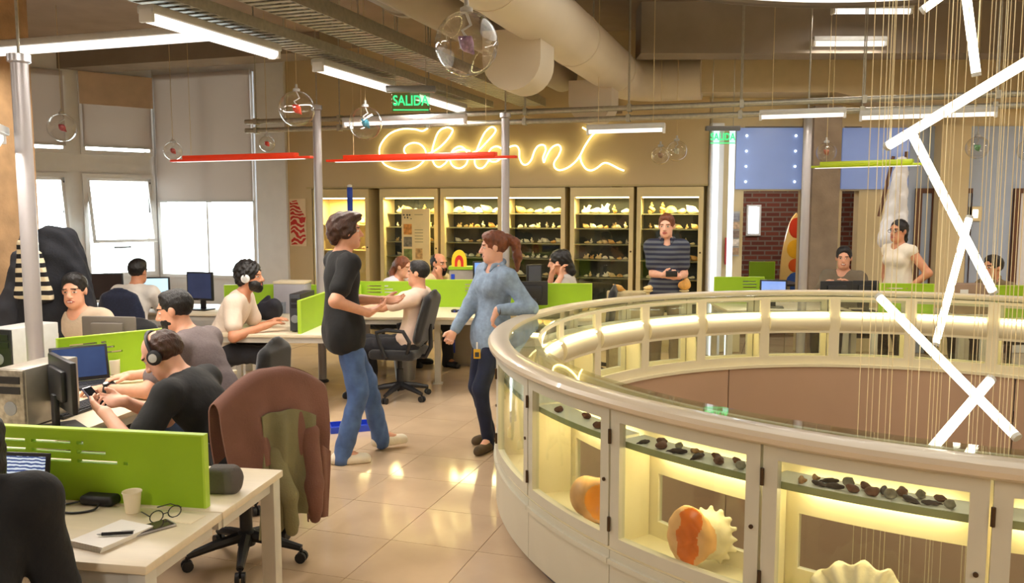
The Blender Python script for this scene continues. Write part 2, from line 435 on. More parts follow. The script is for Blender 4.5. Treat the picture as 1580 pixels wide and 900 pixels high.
# white pier, left of it the window bay
mb = MB(); sqbox(mb, SB-0.05, SB+0.45, QW1, QY0, 0, CZ)
mb.ob('wall_pier', M_white, kind='structure', label='white wall pier beside the windows')
mb = MB(); sqbox(mb, SB, SB+0.2, QW0-0.2, QW1, 0, 0.75); sqbox(mb, SB, SB+0.2, QW0-0.2, QW1, 3.72, CZ)
sqbox(mb, SB, SB+0.2, QW0-0.2, QW0+0.02, 0, CZ)
mb.ob('wall_window', M_white, kind='structure', label='white wall around the broad back window')
def window(name, P0, d, nrm, w, z0, z1, label, blind=None, mull=0, frame=0.05, sash=False, blind_mid=None):
    """P0 = lower inner corner on the wall, d along wall, nrm inward"""
    root = link(name, None, None, (0, 0, 0), None, label, None, None, 'structure')
    ang = math.atan2(d.y, d.x); Rw = Matrix.Rotation(ang, 3, 'Z'); out = -nrm
    def bx(x0, x1, y0, y1, za, zb): 
        b = MB(); c = P0+d*((x0+x1)/2)+nrm*((y0+y1)/2); return b.box((c.x, c.y, (za+zb)/2), (x1-x0, y1-y0, zb-za), R=Rw)
    b = MB()
    for m in (bx(0, frame, -0.1, 0.03, z0, z1), bx(w-frame, w, -0.1, 0.03, z0, z1), bx(frame, w-frame, -0.1, 0.03, z0, z0+frame), bx(frame, w-frame, -0.1, 0.03, z1-frame, z1)): b.add(m.v, m.f)
    for k in range(mull):
        x = w*(k+1)/(mull+1); m = bx(x-0.015, x+0.015, -0.09, 0.0, z0+frame, z1-frame); b.add(m.v, m.f)
    b.ob('window_frame', M_white, root)
    xs = [frame]+[w*(k+1)/(mull+1) for k in range(mull)]+[w-frame]
    for k in range(len(xs)-1): bx(xs[k]+0.012, xs[k+1]-0.012, -0.075, -0.068, z0+frame, z1-frame).ob('pane', M_glass, root)
    if blind:
        zb = blind; bl = bx(0.03, w-0.03, 0.045, 0.05, zb, z1+0.02).ob('blind', M_blind, root)
        m = bx(0.03, w-0.03, 0.035, 0.06, zb-0.025, zb); m.ob('bottom_bar', M_lgrey, bl)
        if blind_mid:
            m = bx(0.0, w, 0.06, 0.066, blind_mid, z1+0.04); m.ob('blind', mat('beige_blind', (206,182,158), rough=0.8), root)
    if sash:                         # top hinged sash pushed out
        c = P0+d*(w/2)+nrm*(-0.03); zh = z1-frame; L = (z1-z0)*0.62; an = math.radians(13)
        b = MB(); Rs = Rw @ Matrix.Rotation(-an, 3, 'X')
        def sb(x, zc, sx, sz): b.box(Vector((c.x, c.y, zh))+Rs @ Vector((x, 0, zc)), (sx, 0.035, sz), R=Rs)
        sb(0, -0.02, w-2*frame, 0.04); sb(0, -L, w-2*frame, 0.04); sb(-(w-2*frame)/2+0.02, -L/2, 0.04, L); sb((w-2*frame)/2-0.02, -L/2, 0.04, L)
        so = b.ob('sash', M_white, root)
        b = MB(); b.tube([P0+d*(w-frame-0.01)+nrm*0.0+Vector((0,0,zh-0.05)), P0+d*(w-frame-0.01)+nrm*-0.05+Vector((0,0,zh-0.3)), P0+d*(w-frame-0.03)+nrm*0.01+Vector((0,0,zh-0.5))], 0.012, 6); b.ob('stay_arm', M_dark, so)
        m = bx(w/2-0.12, w/2+0.12, -0.02, 0.03, z0+0.42, z0+0.45); m.ob('handle', M_grey, so)
    return root
bw = SQ(SB, QW0+0.04); bd = BX.copy(); bn = -AX
window('window_1', bw, bd, bn, QW1-QW0-0.08, 0.75, 3.72, 'broad bright back window with a pale roller blind drawn to mid height', blind=1.9, mull=1)
# canted left wall with two windows
P2 = SQ(SB, QW0); dL = Vector((-0.77, -0.70, 0)).normalized(); nL = Vector((0.70, -0.77, 0)).normalized()
def tl(u):
    t = (u-790)/F_PX; return (t*P2.y-P2.x)/(dL.x-t*dL.y)
segs = [(tl(243), tl(132)), (tl(112), tl(40))]
mb = MB(); RL = Matrix.Rotation(math.atan2(dL.y, dL.x), 3, 'Z')
def lbox(b, t0, t1, z0, z1, y0=-0.2, y1=0.0):
    c = P2+dL*((t0+t1)/2)+nL*((y0+y1)/2); b.box((c.x, c.y, (z0+z1)/2), (abs(t1-t0), y1-y0, z1-z0), R=RL)
edges = [0.0]+[x for s_ in segs for x in s_]+[8.0]
for k in range(0, len(edges), 2): lbox(mb, edges[k], edges[k+1], 0, CZ)
for (t0, t1) in segs: lbox(mb, t0, t1, 0, 0.78); lbox(mb, t0, t1, 2.28, 2.55); lbox(mb, t0, t1, 3.66, CZ)
mb.ob('wall_left', M_white, kind='structure', label='white wall with paired windows and closed blinds')
k = 2
for (t0, t1) in segs:
    w_ = abs(t1-t0); P = P2+dL*max(t0, t1)
    window('window_%d' % k, P, -dL, nL, w_, 0.78, 2.28, 'bright lower window with its sash pushed open' if k == 2 else 'narrow bright lower window half hidden by a concrete column', sash=True, frame=0.06); k += 1
    window('window_%d' % k, P, -dL, nL, w_, 2.55, 3.66, 'upper window covered by a grey roller blind' if k == 3 else 'narrow upper window covered by a grey roller blind beside the column', blind=2.68, frame=0.06, blind_mid=3.25 if k == 3 else None); k += 1
# walls that close the room behind and beside the camera
PLw = P2+dL*8.0
mb = MB(); mb.b2((XL, YB, 0), (XL+0.2, PLw.y, CZ)); mb.b2((XL, PLw.y-0.2, 0), (PLw.x, PLw.y, CZ)); mb.ob('wall_side', M_white, kind='structure', label='plain white side wall')
mb = MB(); mb.b2((XL, YB-0.2, 0), (XR, YB, CZ)); mb.ob('wall_behind', M_cream, kind='structure', label='plain cream wall')
mb = MB(); mb.b2((XR, YB, 0), (XR+0.2, YT, CZ)); mb.ob('wall_right', M_cream, kind='structure', label='plain cream side wall')

# ================================================================ right hand wall with doorways to the brick room
YR = 10.4
def xu(u, Y=YR): return (u-790)/F_PX*Y
mb = MB()
z_op = 2.0; xj = 2.42
for (x0, x1, z0, z1) in ((xj, 8.9, 2.78, CZ), (xj, xu(1145), 0, 2.78), (xu(1235), xu(1296), 0, 2.78), (xu(1322), 8.9, 0, 2.78), (xu(1145), xu(1235), z_op, 2.0+0.02), (xu(1296), xu(1322), z_op, 2.02)):
    mb.b2((x0, YR, z0), (x1, YR+0.15, z1))
mb.ob('wall_right_back', M_cream, kind='structure', label='cream wall with doorways to the brick room')
M_bluewall = mat('pale_blue_wall', (176,190,212), rough=0.6, var=0.03)
mb = MB(); mb.b2((xu(1475), YR-0.03, 0), (8.9, YR, 2.78)); mb.b2((xu(1395), YR-0.03, 0), (xu(1432), YR, 2.78)); mb.ob('wall_panel_blue', M_bluewall, kind='structure', label='pale grey blue wall between the brown door frames')
# bulkhead above
mb = MB(); mb.prism([(0, 0), (1.75, 0), (2.25, -0.12), (6.5, -0.12), (6.5, 0.42), (0, 0.42)], 0, 0.5, Matrix.Translation((2.0, 10.39, 3.12)) @ Matrix.Rotation(PI/2, 4, 'X'))
mb.ob('trim_bulkhead', mat('bulkhead_paint', (206,188,150), rough=0.7, var=0.05), kind='structure', label='cream boxed bulkhead with a stepped lower edge')
# concrete columns
mb = MB(); mb.b2((xu(1250, 9.98), 9.98, 0), (xu(1292, 9.98), 10.38, 2.98)); mb.ob('column_concrete', M_conc, kind='structure', label='bare concrete column beside the doorway')
mb = MB(); mb.b2((xu(1432), YR-0.2, 0), (xu(1476), YR+0.0, 2.78)); mb.ob('column_beige', M_cream, kind='structure', label='beige column between brown door frames')
mb = MB(); cL = A(5, 320, 6.9); mb.box((cL.x-0.22, cL.y, CZ/2), (0.75, 0.5, CZ), rz=-TH); mb.ob('column_concrete', mat('warm_concrete', (176,142,104), rough=0.85, var=0.18, scale=6, bump=0.3, bscale=50), kind='structure', label='rough brown concrete column behind the coats')
# far brick room
M_brick = brickmat('red_brick', (122,62,46), (96,48,38), (120,104,92), 0.22, 0.075, 0.012, rough=0.85, rx=PI/2)
wx0, wx1, wz0, wz1 = xu(1150, 13.2), xu(1172, 13.2), 1.36, 1.84
mb = MB()
for (x0, x1, z0, z1) in ((1.2, wx0, 0, 3.0), (wx1, 8.9, 0, 3.0), (wx0, wx1, 0, wz0), (wx0, wx1, wz1, 3.0)): mb.b2((x0, 13.2, z0), (x1, 13.4, z1))
mb.ob('wall_brick', M_brick, kind='structure', label='dark red brick wall of the room beyond')
window('window_6', Vector((wx0, 13.2, 0)), Vector((1,0,0)), Vector((0,-1,0)), wx1-wx0, wz0, wz1, 'small bright window in the brick wall', frame=0.03)
mb = MB(); mb.b2((1.2, 10.56, 2.95), (8.9, 13.4, 3.05)); mb.ob('ceiling_brick_room', M_slab, kind='structure', label='dark ceiling of the brick room')
mb = MB(); mb.b2((1.3, 11.0, 0), (1.45, 13.2, 3.0)); mb.ob('wall_brick_side', M_brick, kind='structure', label='brick side wall of the room beyond')
# glowing jamb, blue backlit panels
mb = MB(); mb.box((xu(1101, 10.25), 10.25, 1.4), (0.16, 0.16, 2.8), bev=0.01); jm = mb.ob('trim_2', M_white, kind='structure', label='white doorway jamb with glowing light strips')
for du in (1098, 1122):
    mb = MB(); mb.b2((xu(du, 10.25)-0.03, 10.12, 0.0), (xu(du, 10.25)+0.03, 10.16, 2.74)); mb.ob('light_strip', glow('jamb_strip', (0.92, 0.97, 1.0), 1.6), jm)
M_bluepanel = mat('blue_panel', (150,170,214), rough=0.3, var=0.05, scale=2, emit=0.28, ecol=lin((120,150,220)))
M_led = glow('led_dot', (0.95, 0.97, 1.0), 6)
for (u0, u1, lab, dots) in ((1131, 1237, 'backlit blue panel with two columns of small lamps above the doorway', True), (1292, 1394, 'plain backlit blue panel above the narrow doorway', False)):
    t = thing('backlit_panel', lab, 'panel', (xu(u0), YR-0.01, 2.02)); w_ = xu(u1)-xu(u0)
    mb = MB(); mb.b2((0, -0.03, 0), (w_, 0, 0.74), 0.004); mb.ob('panel', M_bluepanel, t)
    if dots:
        for cx in (0.12, w_-0.13):
            for zi in range(4):
                mb = MB(); mb.sphere((cx, -0.035, 0.09+0.185*zi), 0.013, 8); mb.ob('lamp', M_led, t)
# brown door frames with doors
for k, (u0, u1) in enumerate(((1406, 1430), (1476, 1491), (1556, 1592))):
    x0, x1 = xu(u0), xu(u1)
    t = link('door_%d' % (k+1), None, None, (x0, YR-0.06, 0), None, 'brown wooden door frame in the pale blue wall' if k else 'brown wooden door frame beside the beige column', None, None, 'structure')
    mb = MB(); mb.b2((0, -0.02, 0), (0.07, 0.04, 2.03)); mb.b2((x1-x0, -0.02, 0), (x1-x0+0.05 if k != 1 else x1-x0+0.001, 0.04, 2.03)); mb.b2((0.07, -0.02, 1.97), (x1-x0, 0.04, 2.03)); mb.ob('door_frame', M_wood, t)
    mb = MB(); mb.b2((0.07, 0.0, 0), (x1-x0, 0.025, 1.97)); mb.ob('door_panel', M_white if k == 2 else M_bluewall, t)
# daylight portals in the window openings
def portal(P, nrm, w, h_, zc):
    d = bpy.data.lights.new('daylight_portal', 'AREA'); d.shape = 'RECTANGLE'; d.size = w; d.size_y = h_; d.cycles.is_portal = True
    o = bpy.data.objects.new('daylight_portal', d); col.objects.link(o); o.location = (P.x, P.y, zc)
    o.rotation_euler = (PI/2, 0, math.atan2(nrm.y, nrm.x)-PI/2)
    return o
portal(SQ(SB+0.3, (QW0+QW1)/2), -AX, QW1-QW0, 3.0, 2.2)
for (t0, t1) in segs: portal(P2+dL*((t0+t1)/2)-nL*0.3, nL, abs(t1-t0), 3.0, 2.2)
# ================================================================ the ring shaped display counter
M_case = mat('case_cream_paint', (232,222,190), rough=0.4, var=0.03, scale=4)
M_caseg = mat('case_door_paint', (200,196,178), rough=0.35, var=0.03, scale=4)
M_rail = mat('counter_rail', (214,200,176), rough=0.3, var=0.03, scale=3, coat=0.3)
M_kick = mat('kick_strip', (92,94,104), rough=0.4, metal=0.2)
M_diff = glow('case_light_diffuser', CASE, 19.0)
M_brass = mat('dark_brass', (84,66,48), rough=0.4, metal=0.7)
M_shelfg = glass('shelf_glass', tint=(0.86, 0.93, 0.84), refl=0.8, base=0.06)
M_topg = glass('top_glass', tint=(0.93, 0.97, 0.93), refl=0.9, base=0.05, power=4.0)
NB = 25; DT = 2*PI/NB; OFF = math.radians(-116.3)
hd = DT/2
def bay_parts(root):
    """local frame: ring centre at origin, bay centred on +x"""
    g = 0.004
    mb = MB(); mb.arc(2.62, 2.70, 0.0, 0.085, -hd, hd, 6); mb.ob('kick_strip', M_kick, root)
    mb = MB(); mb.arc(2.56, 2.775, 0.085, 0.385, -hd+0.0008, hd-0.0008, 8); mb.ob('base_panel', M_caseg, root)
    mb = MB(); mb.arc(2.775, 2.79, 0.33, 0.352, -hd+0.0008, hd-0.0008, 8); mb.ob('base_moulding', M_caseg, root)
    mb = MB(); mb.arc(R_IN, R_OUT-0.01, 0.385, 0.40, -hd, hd, 8); mb.ob('case_floor', M_case, root)
    # outer door
    fr = 0.052/R_OUT; d0, d1 = -hd+0.002, hd-0.002; z0, z1 = 0.40, 0.985; ra, rb_ = 2.745, 2.78
    mb = MB(); mb.arc(ra, rb_, z0, z1, d0, d0+fr, 2); mb.arc(ra, rb_, z0, z1, d1-fr, d1, 2); mb.arc(ra, rb_, z0, z0+0.05, d0+fr, d1-fr, 8); mb.arc(ra, rb_, z1-0.05, z1, d0+fr, d1-fr, 8)
    door = mb.ob('door', M_caseg, root)
    mb = MB(); mb.arc(2.757, 2.762, z0+0.045, z1-0.045, d0+fr*0.9, d1-fr*0.9, 8); mb.ob('pane', M_glass, door)
    for z in (0.50, 0.87):
        mb = MB(); mb.cyl((2.786*math.cos(d0), 2.786*math.sin(d0), z-0.03), (2.786*math.cos(d0), 2.786*math.sin(d0), z+0.03), 0.007, n=8); mb.ob('hinge', M_brass, door)
    a = d1-fr*0.5; mb = MB(); mb.cyl((2.775*math.cos(a), 2.775*math.sin(a), 0.68), (2.786*math.cos(a), 2.786*math.sin(a), 0.68), 0.008, n=10); mb.ob('lock', M_brass, door)
    # partition with the neighbour
    mb = MB()
    mb.b2((R_IN+0.03, -0.006, 0.40), (R_OUT-0.04, 0.006, 0.83)); M = Matrix.Rotation(hd-0.003, 3, 'Z'); mb.v = [tuple(M @ Vector(v)) for v in mb.v]
    mb.ob('partition', M_case, root)
    # inner frame
    mi = 0.045/R_IN; r0, r1 = R_IN, R_IN+0.025
    mb = MB(); mb.arc(r0, r1, 0.40, 1.0, -hd, -hd+mi, 2); mb.arc(r0, r1, 0.40, 1.0, hd-mi, hd, 2)
    for (za, zb) in ((0.40, 0.47), (0.68, 0.70), (0.84, 0.87), (0.98, 1.0)): mb.arc(r0, r1, za, zb, -hd+mi, hd-mi, 8)
    fr_ = mb.ob('inner_frame', M_case, root)
    for (za, zb) in ((0.47, 0.68), (0.87, 0.98)):
        mb = MB(); mb.arc(r0+0.01, r0+0.014, za, zb, -hd+mi, hd-mi, 8); mb.ob('inner_pane', M_glass, root)
    mb = MB()                        # curved light diffuser
    nseg = 6; pr = [(r0+0.0+0.03*math.sin(PI*i/nseg)*-1, 0.70+0.14*i/nseg) for i in range(nseg+1)]
    vs = []; fs = []; nn = 8; a0, a1 = -hd+mi, hd-mi
    ring = pr+[(r1, 0.84), (r1, 0.70)]
    for i in range(nn+1):
        t = a0+(a1-a0)*i/nn
        for (r, z) in ring: vs.append((r*math.cos(t), r*math.sin(t), z))
    L = len(ring)
    for i in range(nn):
        for k in range(L): fs.append([i*L+k, i*L+(k+1) % L, (i+1)*L+(k+1) % L, (i+1)*L+k])
    fs.append(list(range(L))); fs.append([nn*L+k for k in range(L)])
    mb.add(vs, fs).ob('light_pelmet', M_case, root)
    mb = MB(); mb.arc(r1+0.01, r1+0.035, 0.775, 0.80, a0+0.01, a1-0.01, 8); mb.ob('lamp_tube', M_diff, root)
    mb = MB(); mb.arc(r0-0.022, r0+0.02, 0.842, 0.852, a0+0.004, a1-0.004, 8); mb.ob('lamp_strip', glow('case_top_strip', CASE, 16.0), root)
    # shelf with a pale front edge
    mb = MB(); mb.arc(2.60, 2.738, 0.835, 0.850, -hd+0.006, hd-0.006, 8); sh = mb.ob('shelf', mat('shelf_white', (222,222,206), rough=0.35), root)
    mb = MB(); mb.arc(2.738, 2.742, 0.826, 0.852, -hd+0.006, hd-0.006, 8); mb.ob('shelf_edge', mat('shelf_edge_green', (150,156,110), rough=0.3), sh)
    mb = MB(); mb.arc(R_IN+0.002, 2.705, 1.012, 1.020, -hd+0.0008, hd-0.0008, 8); mb.ob('top_pane', M_topg, root)
bay_label = {}
def bay_xy(ang): return RC
first = None
RING = []
special = {-1: 'curved glass display case holding a broad white ruffled clam', -2: 'curved glass display case holding the shell with a bright orange mouth', -3: 'curved glass display case holding a smooth tan shell', -4: 'curved glass display case with an empty lit bay beside the tan shell', 8: None}
for i in range(NB):
    ang = OFF+hd+i*DT
    lab = 'curved cream display case unit of the ring counter with a glazed door'
    kk = i-NB if i >= NB-4 else i
    if i == NB-1: lab = special[-1]
    if i == NB-2: lab = special[-2]
    if i == NB-3: lab = special[-3]
    if i == NB-4: lab = special[-4]
    if first is None:
        root = thing('display_case', lab, 'display case', RC, ang, 'display cases of the ring counter'); bay_parts(root); first = root
    else: root = dup(first, RC, ang, lab)
    RING.append(root)
# continuous top rail
mb = MB(); prof = [(2.70, 1.0), (2.765, 0.985), (2.80, 0.988), (2.818, 1.0), (2.822, 1.018), (2.81, 1.034), (2.785, 1.042), (2.72, 1.042), (2.70, 1.034)]
nr = 120; L = len(prof); vs = []; fs = []
for i in range(nr):
    t = 2*PI*i/nr
    for (r, z) in prof: vs.append((r*math.cos(t), r*math.sin(t), z))
for i in range(nr):
    for k in range(L): fs.append([i*L+k, i*L+(k+1) % L, ((i+1) % nr)*L+(k+1) % L, ((i+1) % nr)*L+k])
mb.add(vs, fs).ob('counter_rail', M_rail, loc=RC, label='rounded cream rail running around the top of the ring counter', cat='rail')
# brown lining panels on the inner face
M_lin = mat('lining_brown', (190,158,132), rough=0.6, var=0.05, scale=1.2)
lin_root = thing('lining', 'brown curved lining panels on the inner face of the ring counter', 'lining', RC)
NL = 13; me = None
for i in range(NL):
    if me is None:
        b = MB(); b.arc(2.505, 2.53, -2.2, 0.383, 0.002, 2*PI/NL-0.002, 14); me = b.mesh('lining_panel', M_lin)
    o = link('lining_panel', me, lin_root, rz=2*PI*i/NL+math.radians(80)-2*PI/NL)
mb = MB(); mb.arc(2.488, 2.53, 0.375, 0.40, 0, 2*PI, 96); mb.ob('lining_lip', M_case, lin_root)

def ringpt(deg, r, z):
    t = math.radians(deg); return Vector((RC.x+r*math.cos(t), RC.y+r*math.sin(t), z))
# ---------------------------------------------------------------- the big shells in the near cases
M_shw = mat('shell_white', (238,228,200), rough=0.5, var=0.10, scale=14, bump=0.35, bscale=26)
M_sho = mat('shell_orange', (240,122,44), rough=0.3, var=0.25, scale=10)
M_shp = mat('shell_peach', (236,186,130), rough=0.35, var=0.15, scale=9)
M_sht = mat('shell_tan', (222,170,112), rough=0.4, var=0.22, scale=10)
M_shin = mat('shell_inner_orange', (244,164,70), rough=0.25, var=0.1, scale=6)
def place_sdf(name, prims, vox, mats, loc, rz, label, cat, paint=None, noise=None, group=None, parts=None):
    t = thing(name, label, cat, loc, rz, group)
    link('shell_body', sdf_mesh('shell_body', prims, vox, mats, noise=noise, paint=paint), t)
    return t
# tan helmet shell: smooth round back, open orange mouth. local: +x = viewer's right, -y = viewer
ctr = ringpt(-151.2, 2.65, 0.402)
p = [ell((-0.03,0,0.095), (0.085,0.075,0.092)), ell((0.05,0.02,0.10), (0.07,0.05,0.095), k=0.04), cap((0.02,-0.03,0.018), (0.1,-0.02,0.02), 0.018, 0.012), sub((0.075,-0.035,0.105), (0.052,0.05,0.075), k=0.02)]
def pt(c): return np.where((((c[:,0]-0.075)/0.06)**2+((c[:,1]+0.035)/0.058)**2+((c[:,2]-0.105)/0.082)**2 < 1.0), 1, 0)
place_sdf('helmet_shell', p, 0.006, [M_sht, M_shin], ctr, math.radians(-55), 'smooth tan helmet shell with a glowing orange mouth inside the ring case', 'shell', paint=pt)
# orange mouthed frilled conch
ctr = ringpt(-138.0, 2.645, 0.402)
p = [ell((-0.01,-0.035,0.125), (0.088,0.032,0.122), k=0.02), ell((0.05,0.025,0.12), (0.085,0.06,0.095), k=0.03), sub((-0.01,-0.085,0.125), (0.064,0.042,0.100), k=0.02), ell((-0.03,-0.045,0.13), (0.024,0.016,0.095), k=0.015)]
for i in range(9):
    a = math.radians(-65+i*22); p.append(cap((0.05+0.07*math.cos(a), 0.035, 0.115+0.08*math.sin(a)), (0.05+0.105*math.cos(a), 0.04, 0.115+0.112*math.sin(a)), 0.02, 0.008, 0.015))
def pt(c):
    front = c[:,1] < -0.025; inn = (((c[:,0])/0.066)**2+((c[:,2]-0.13)/0.112)**2 < 1.0) & front
    st = np.abs(c[:,0]+0.008-0.10*(c[:,2]-0.13)+0.008*np.sin(c[:,2]*60)) < 0.042
    return np.where(inn & st, 1, np.where(front, 2, 0))
place_sdf('conch_shell', p, 0.006, [M_shw, M_sho, M_shp], ctr, math.radians(-30), 'large frilled conch with a bright orange striped mouth inside the ring case', 'shell', paint=pt, noise=(0.003, 55))
# giant clam with wavy lip
ctr = ringpt(-124.2, 2.64, 0.402)
mb = MB(); vs = []; fs = []; nu, nv = 48, 14
for j in range(nv+1):
    for i in range(nu+1):
        a = PI*i/nu; rr = j/nv; w = 1+0.055*rr*math.sin(a*13); z = 0.006+0.155*rr*math.sin(a)*w+0.02*rr*rr
        x = 0.185*rr*math.cos(a)*(1+0.03*math.sin(a*13)*rr); y = -0.05*math.cos(rr*PI/2*1.0)+0.02*rr*math.sin(a*14)
        vs.append((x, y, z))
off = len(vs)
for j in range(nv+1):
    for i in range(nu+1):
        x, y, z = vs[j*(nu+1)+i]; vs.append((x, y+0.016+0.03*(1-j/nv), z))
for s_ in (0, off):
    for j in range(nv):
        for i in range(nu): q = [s_+j*(nu+1)+i, s_+j*(nu+1)+i+1, s_+(j+1)*(nu+1)+i+1, s_+(j+1)*(nu+1)+i]; fs.append(q if s_ else q[::-1])
for i in range(nu): a = nv*(nu+1)+i; fs.append([a, a+1, a+1+off, a+off])
t = thing('giant_clam', 'broad white ruffled clam shell inside the ring case', 'shell', ctr, math.radians(-20))
mb.add(vs, fs).ob('shell_body', M_shw, t, smooth=70)
for k_ in range(1):
    mb = MB(); mb.box((0, 0.02, 0.012), (0.12, 0.07, 0.022), bev=0.006); mb.ob('plinth', M_case, t)
# heap of orange shells in the left case of the ring
spiral = None
def spiral_shell(turns=3.2, r0=0.05, z=0.09, n=10, flare=1.25):
    mb = MB(); pts = []; rs = []; m = 44
    for i in range(m+1):
        t = i/m; g = math.exp(-2.2*(1-t)); a = t*turns*2*PI
        pts.append((r0*0.62*g*math.cos(a), r0*0.62*g*math.sin(a), z*(1-g)+r0*0.3)); rs.append(r0*0.56*g*(flare if i == m else 1))
    mb.tube(pts, rs, n); return mb
M_or2 = mat('shell_coral_orange', (232,138,70), rough=0.4, var=0.2, scale=30); M_cr2 = mat('shell_cream_small', (240,214,160), rough=0.4, var=0.15, scale=30)
sp_me = spiral_shell().mesh('shell_body', M_cr2, 70); sp_or = spiral_shell(2.5, 0.06, 0.07).mesh('shell_body', M_or2, 70)
base = ringpt(152, 2.63, 0.402)
for k_, (dx, dy, dz, s_, o_, rx) in enumerate(((0,0,0.0,1.5,1,0.4), (0.07,-0.06,0.0,1.3,0,1.0), (-0.05,0.10,0,1.3,0,0.8), (0.05,0.13,0.0,1.4,1,1.2), (0.0,-0.13,0.0,1.2,0,0.3), (0.02,0.03,0.07,1.2,0,0.6))):
    o = link('spiral_shell', sp_or if o_ else sp_me, loc=base+Vector((dx,dy,dz+0.01)), label='orange spiral shell in the heap of shells in the ring case' if o_ else 'cream spiral shell in the heap of shells in the ring case', cat='shell', group='heap of shells in the ring case')
    o.rotation_euler = (rx*0.3, rx*0.4, k_*1.3); o.scale = (s_*0.7,)*3
# small fossils on the case shelves
M_fos = [mat('fossil_brown', (104,62,40), rough=0.6, var=0.3, scale=40), mat('fossil_dark', (52,38,34), rough=0.6, var=0.3, scale=40), mat('fossil_grey', (150,146,132), rough=0.7, var=0.25, scale=40), mat('fossil_tan', (170,128,78), rough=0.6, var=0.3, scale=40)]
fos = []
for k_ in range(4):
    if k_ == 0: p = [ell((0,0,0.012), (0.024,0.018,0.014)), ell((0.01,0.006,0.018), (0.012,0.012,0.01), k=0.008)]
    elif k_ == 1: p = [ell((0,0,0.010), (0.034,0.011,0.011)), cap((0.02,0,0.01), (0.05,0.004,0.006), 0.008, 0.003, 0.008)]
    elif k_ == 2: p = [ell((0,0,0.016), (0.020,0.018,0.018)), sub((0,-0.012,0.022), (0.009,0.012,0.009))]
    else: p = [cap((-0.02,0,0.008), (0.02,0.002,0.008), 0.008, 0.009, 0.01), cap((0,0,0.008), (0.008,0.018,0.012), 0.007, 0.005, 0.01)]
    fos.append(sdf_mesh('fossil_body', p, 0.004, M_fos[k_], noise=(0.0015, 170)))
lab_m = {0: 'rounded brown', 1: 'long dark', 2: 'pale grey hollowed', 3: 'tan branched'}
rnd = random.Random(3)
for bi, cen in ((NB-2, -137.9), (NB-1, -123.5), (NB-3, -152.3), (0, -109.1)):
    nf = {NB-2: 11, NB-1: 17, NB-3: 3, 0: 8}[bi]
    ab_ = {NB-2: 'the orange mouthed conch', NB-1: 'the ruffled clam', NB-3: 'the tan helmet shell', 0: 'an empty lit case bay'}[bi]
    for k_ in range(nf):
        row = k_ % 2; deg = cen+(-5.2+10.4*(k_+0.5)/nf); kind_ = rnd.choice((0, 1, 2, 3, 0, 1))
        me = fos[kind_]; o = link('fossil', me, loc=ringpt(deg, 2.70-0.055*row, 0.851), rz=rnd.uniform(0, 6), label='%s fossil on the shelf above %s' % (lab_m[kind_], ab_), cat='fossil', group='fossils on the ring case shelves')
        s_ = rnd.uniform(0.75, 1.05); o.scale = (s_,)*3
        if k_ % 3 == 0: # specimen cards
            mb = MB(); mb.box((0,0,0.001), (0.03, 0.012, 0.002)); mb.ob('specimen_card', mat('card_white', (240,238,230), rough=0.6), loc=ringpt(deg+0.4, 2.728, 0.851), rz=math.radians(deg+90), label='small white specimen card on the shelf above %s' % ab_, cat='card', group='specimen cards in the ring case')
# ================================================================ wall display cabinets with shells
M_cab = mat('cabinet_frame_paint', (214,196,146), rough=0.45, var=0.03)
M_cabin = mat('cabinet_back_dark', (46,50,40), rough=0.6, var=0.25, scale=8)
M_cabcr = mat('cabinet_back_cream', (232,208,140), rough=0.6, var=0.05)
M_shelf = mat('cabinet_shelf', (120,116,92), rough=0.3)
M_cablamp = glow('cabinet_lamp', (1.0, 0.82, 0.40), 9.0)
rnd = random.Random(11)
M_s = [mat('shell_ivory', (246,232,196), rough=0.5, var=0.1, scale=30), mat('shell_straw', (236,204,140), rough=0.5, var=0.15, scale=30), mat('shell_honey', (224,170,90), rough=0.5, var=0.2, scale=30)]
def scallop():
    mb = MB(); vs = [(0,0,0.004)]; fs = []; n = 18
    for j in (1, 2, 3):
        for i in range(n+1):
            a = math.radians(10)+(PI-math.radians(20))*i/n; r = 0.06*j/3*(1+0.05*math.cos(i*PI)*(j/3)); vs.append((r*math.cos(a), -0.022*math.sin(PI*j/3.4), 0.004+r*math.sin(a)))
    for i in range(n): fs.append([0, 1+i, 2+i])
    for j in range(2):
        for i in range(n): a = 1+j*(n+1)+i; fs.append([a, a+1, a+1+n+1, a+n+1])
    o = len(vs); vs += [(x, y+0.012, z) for x, y, z in vs]; fs += [[q+o for q in f][::-1] for f in fs]
    for i in range(n): a = 1+2*(n+1)+i; fs.append([a, a+1, a+1+o, a+o])
    fs.append([0, 1, 1+2*(n+1) if False else 1+o, o]); return mb.add(vs, fs)
SHM = []
for mi in range(3):
    SHM.append([spiral_shell(3.4, 0.035, 0.10).mesh('wall_shell', M_s[mi], 70), scallop().mesh('wall_shell', M_s[mi], 70),
        sdf_mesh('wall_shell', [ell((0,0,0.035), (0.045,0.035,0.036)), cap((0.03,0,0.03), (0.085,0,0.012), 0.02, 0.006), cap((-0.02,0,0.05), (-0.05,0,0.075), 0.018, 0.006)], 0.007, M_s[mi], noise=(0.002, 90)),
        sdf_mesh('wall_shell', [ell((0,0,0.022), (0.055,0.03,0.022)), ell((0.02,0,0.035), (0.02,0.02,0.018))], 0.007, M_s[mi]),
        sdf_mesh('wall_shell', [cap((-0.03,0,0.02), (0.04,0,0.02), 0.018, 0.012), cap((0,0,0.02), (-0.02,0,0.075), 0.012, 0.006), cap((0.02,0,0.02), (0.03,0,0.085), 0.011, 0.005), cap((0.03,0,0.06), (0.055,0,0.08), 0.007, 0.004)], 0.006, M_s[mi])])
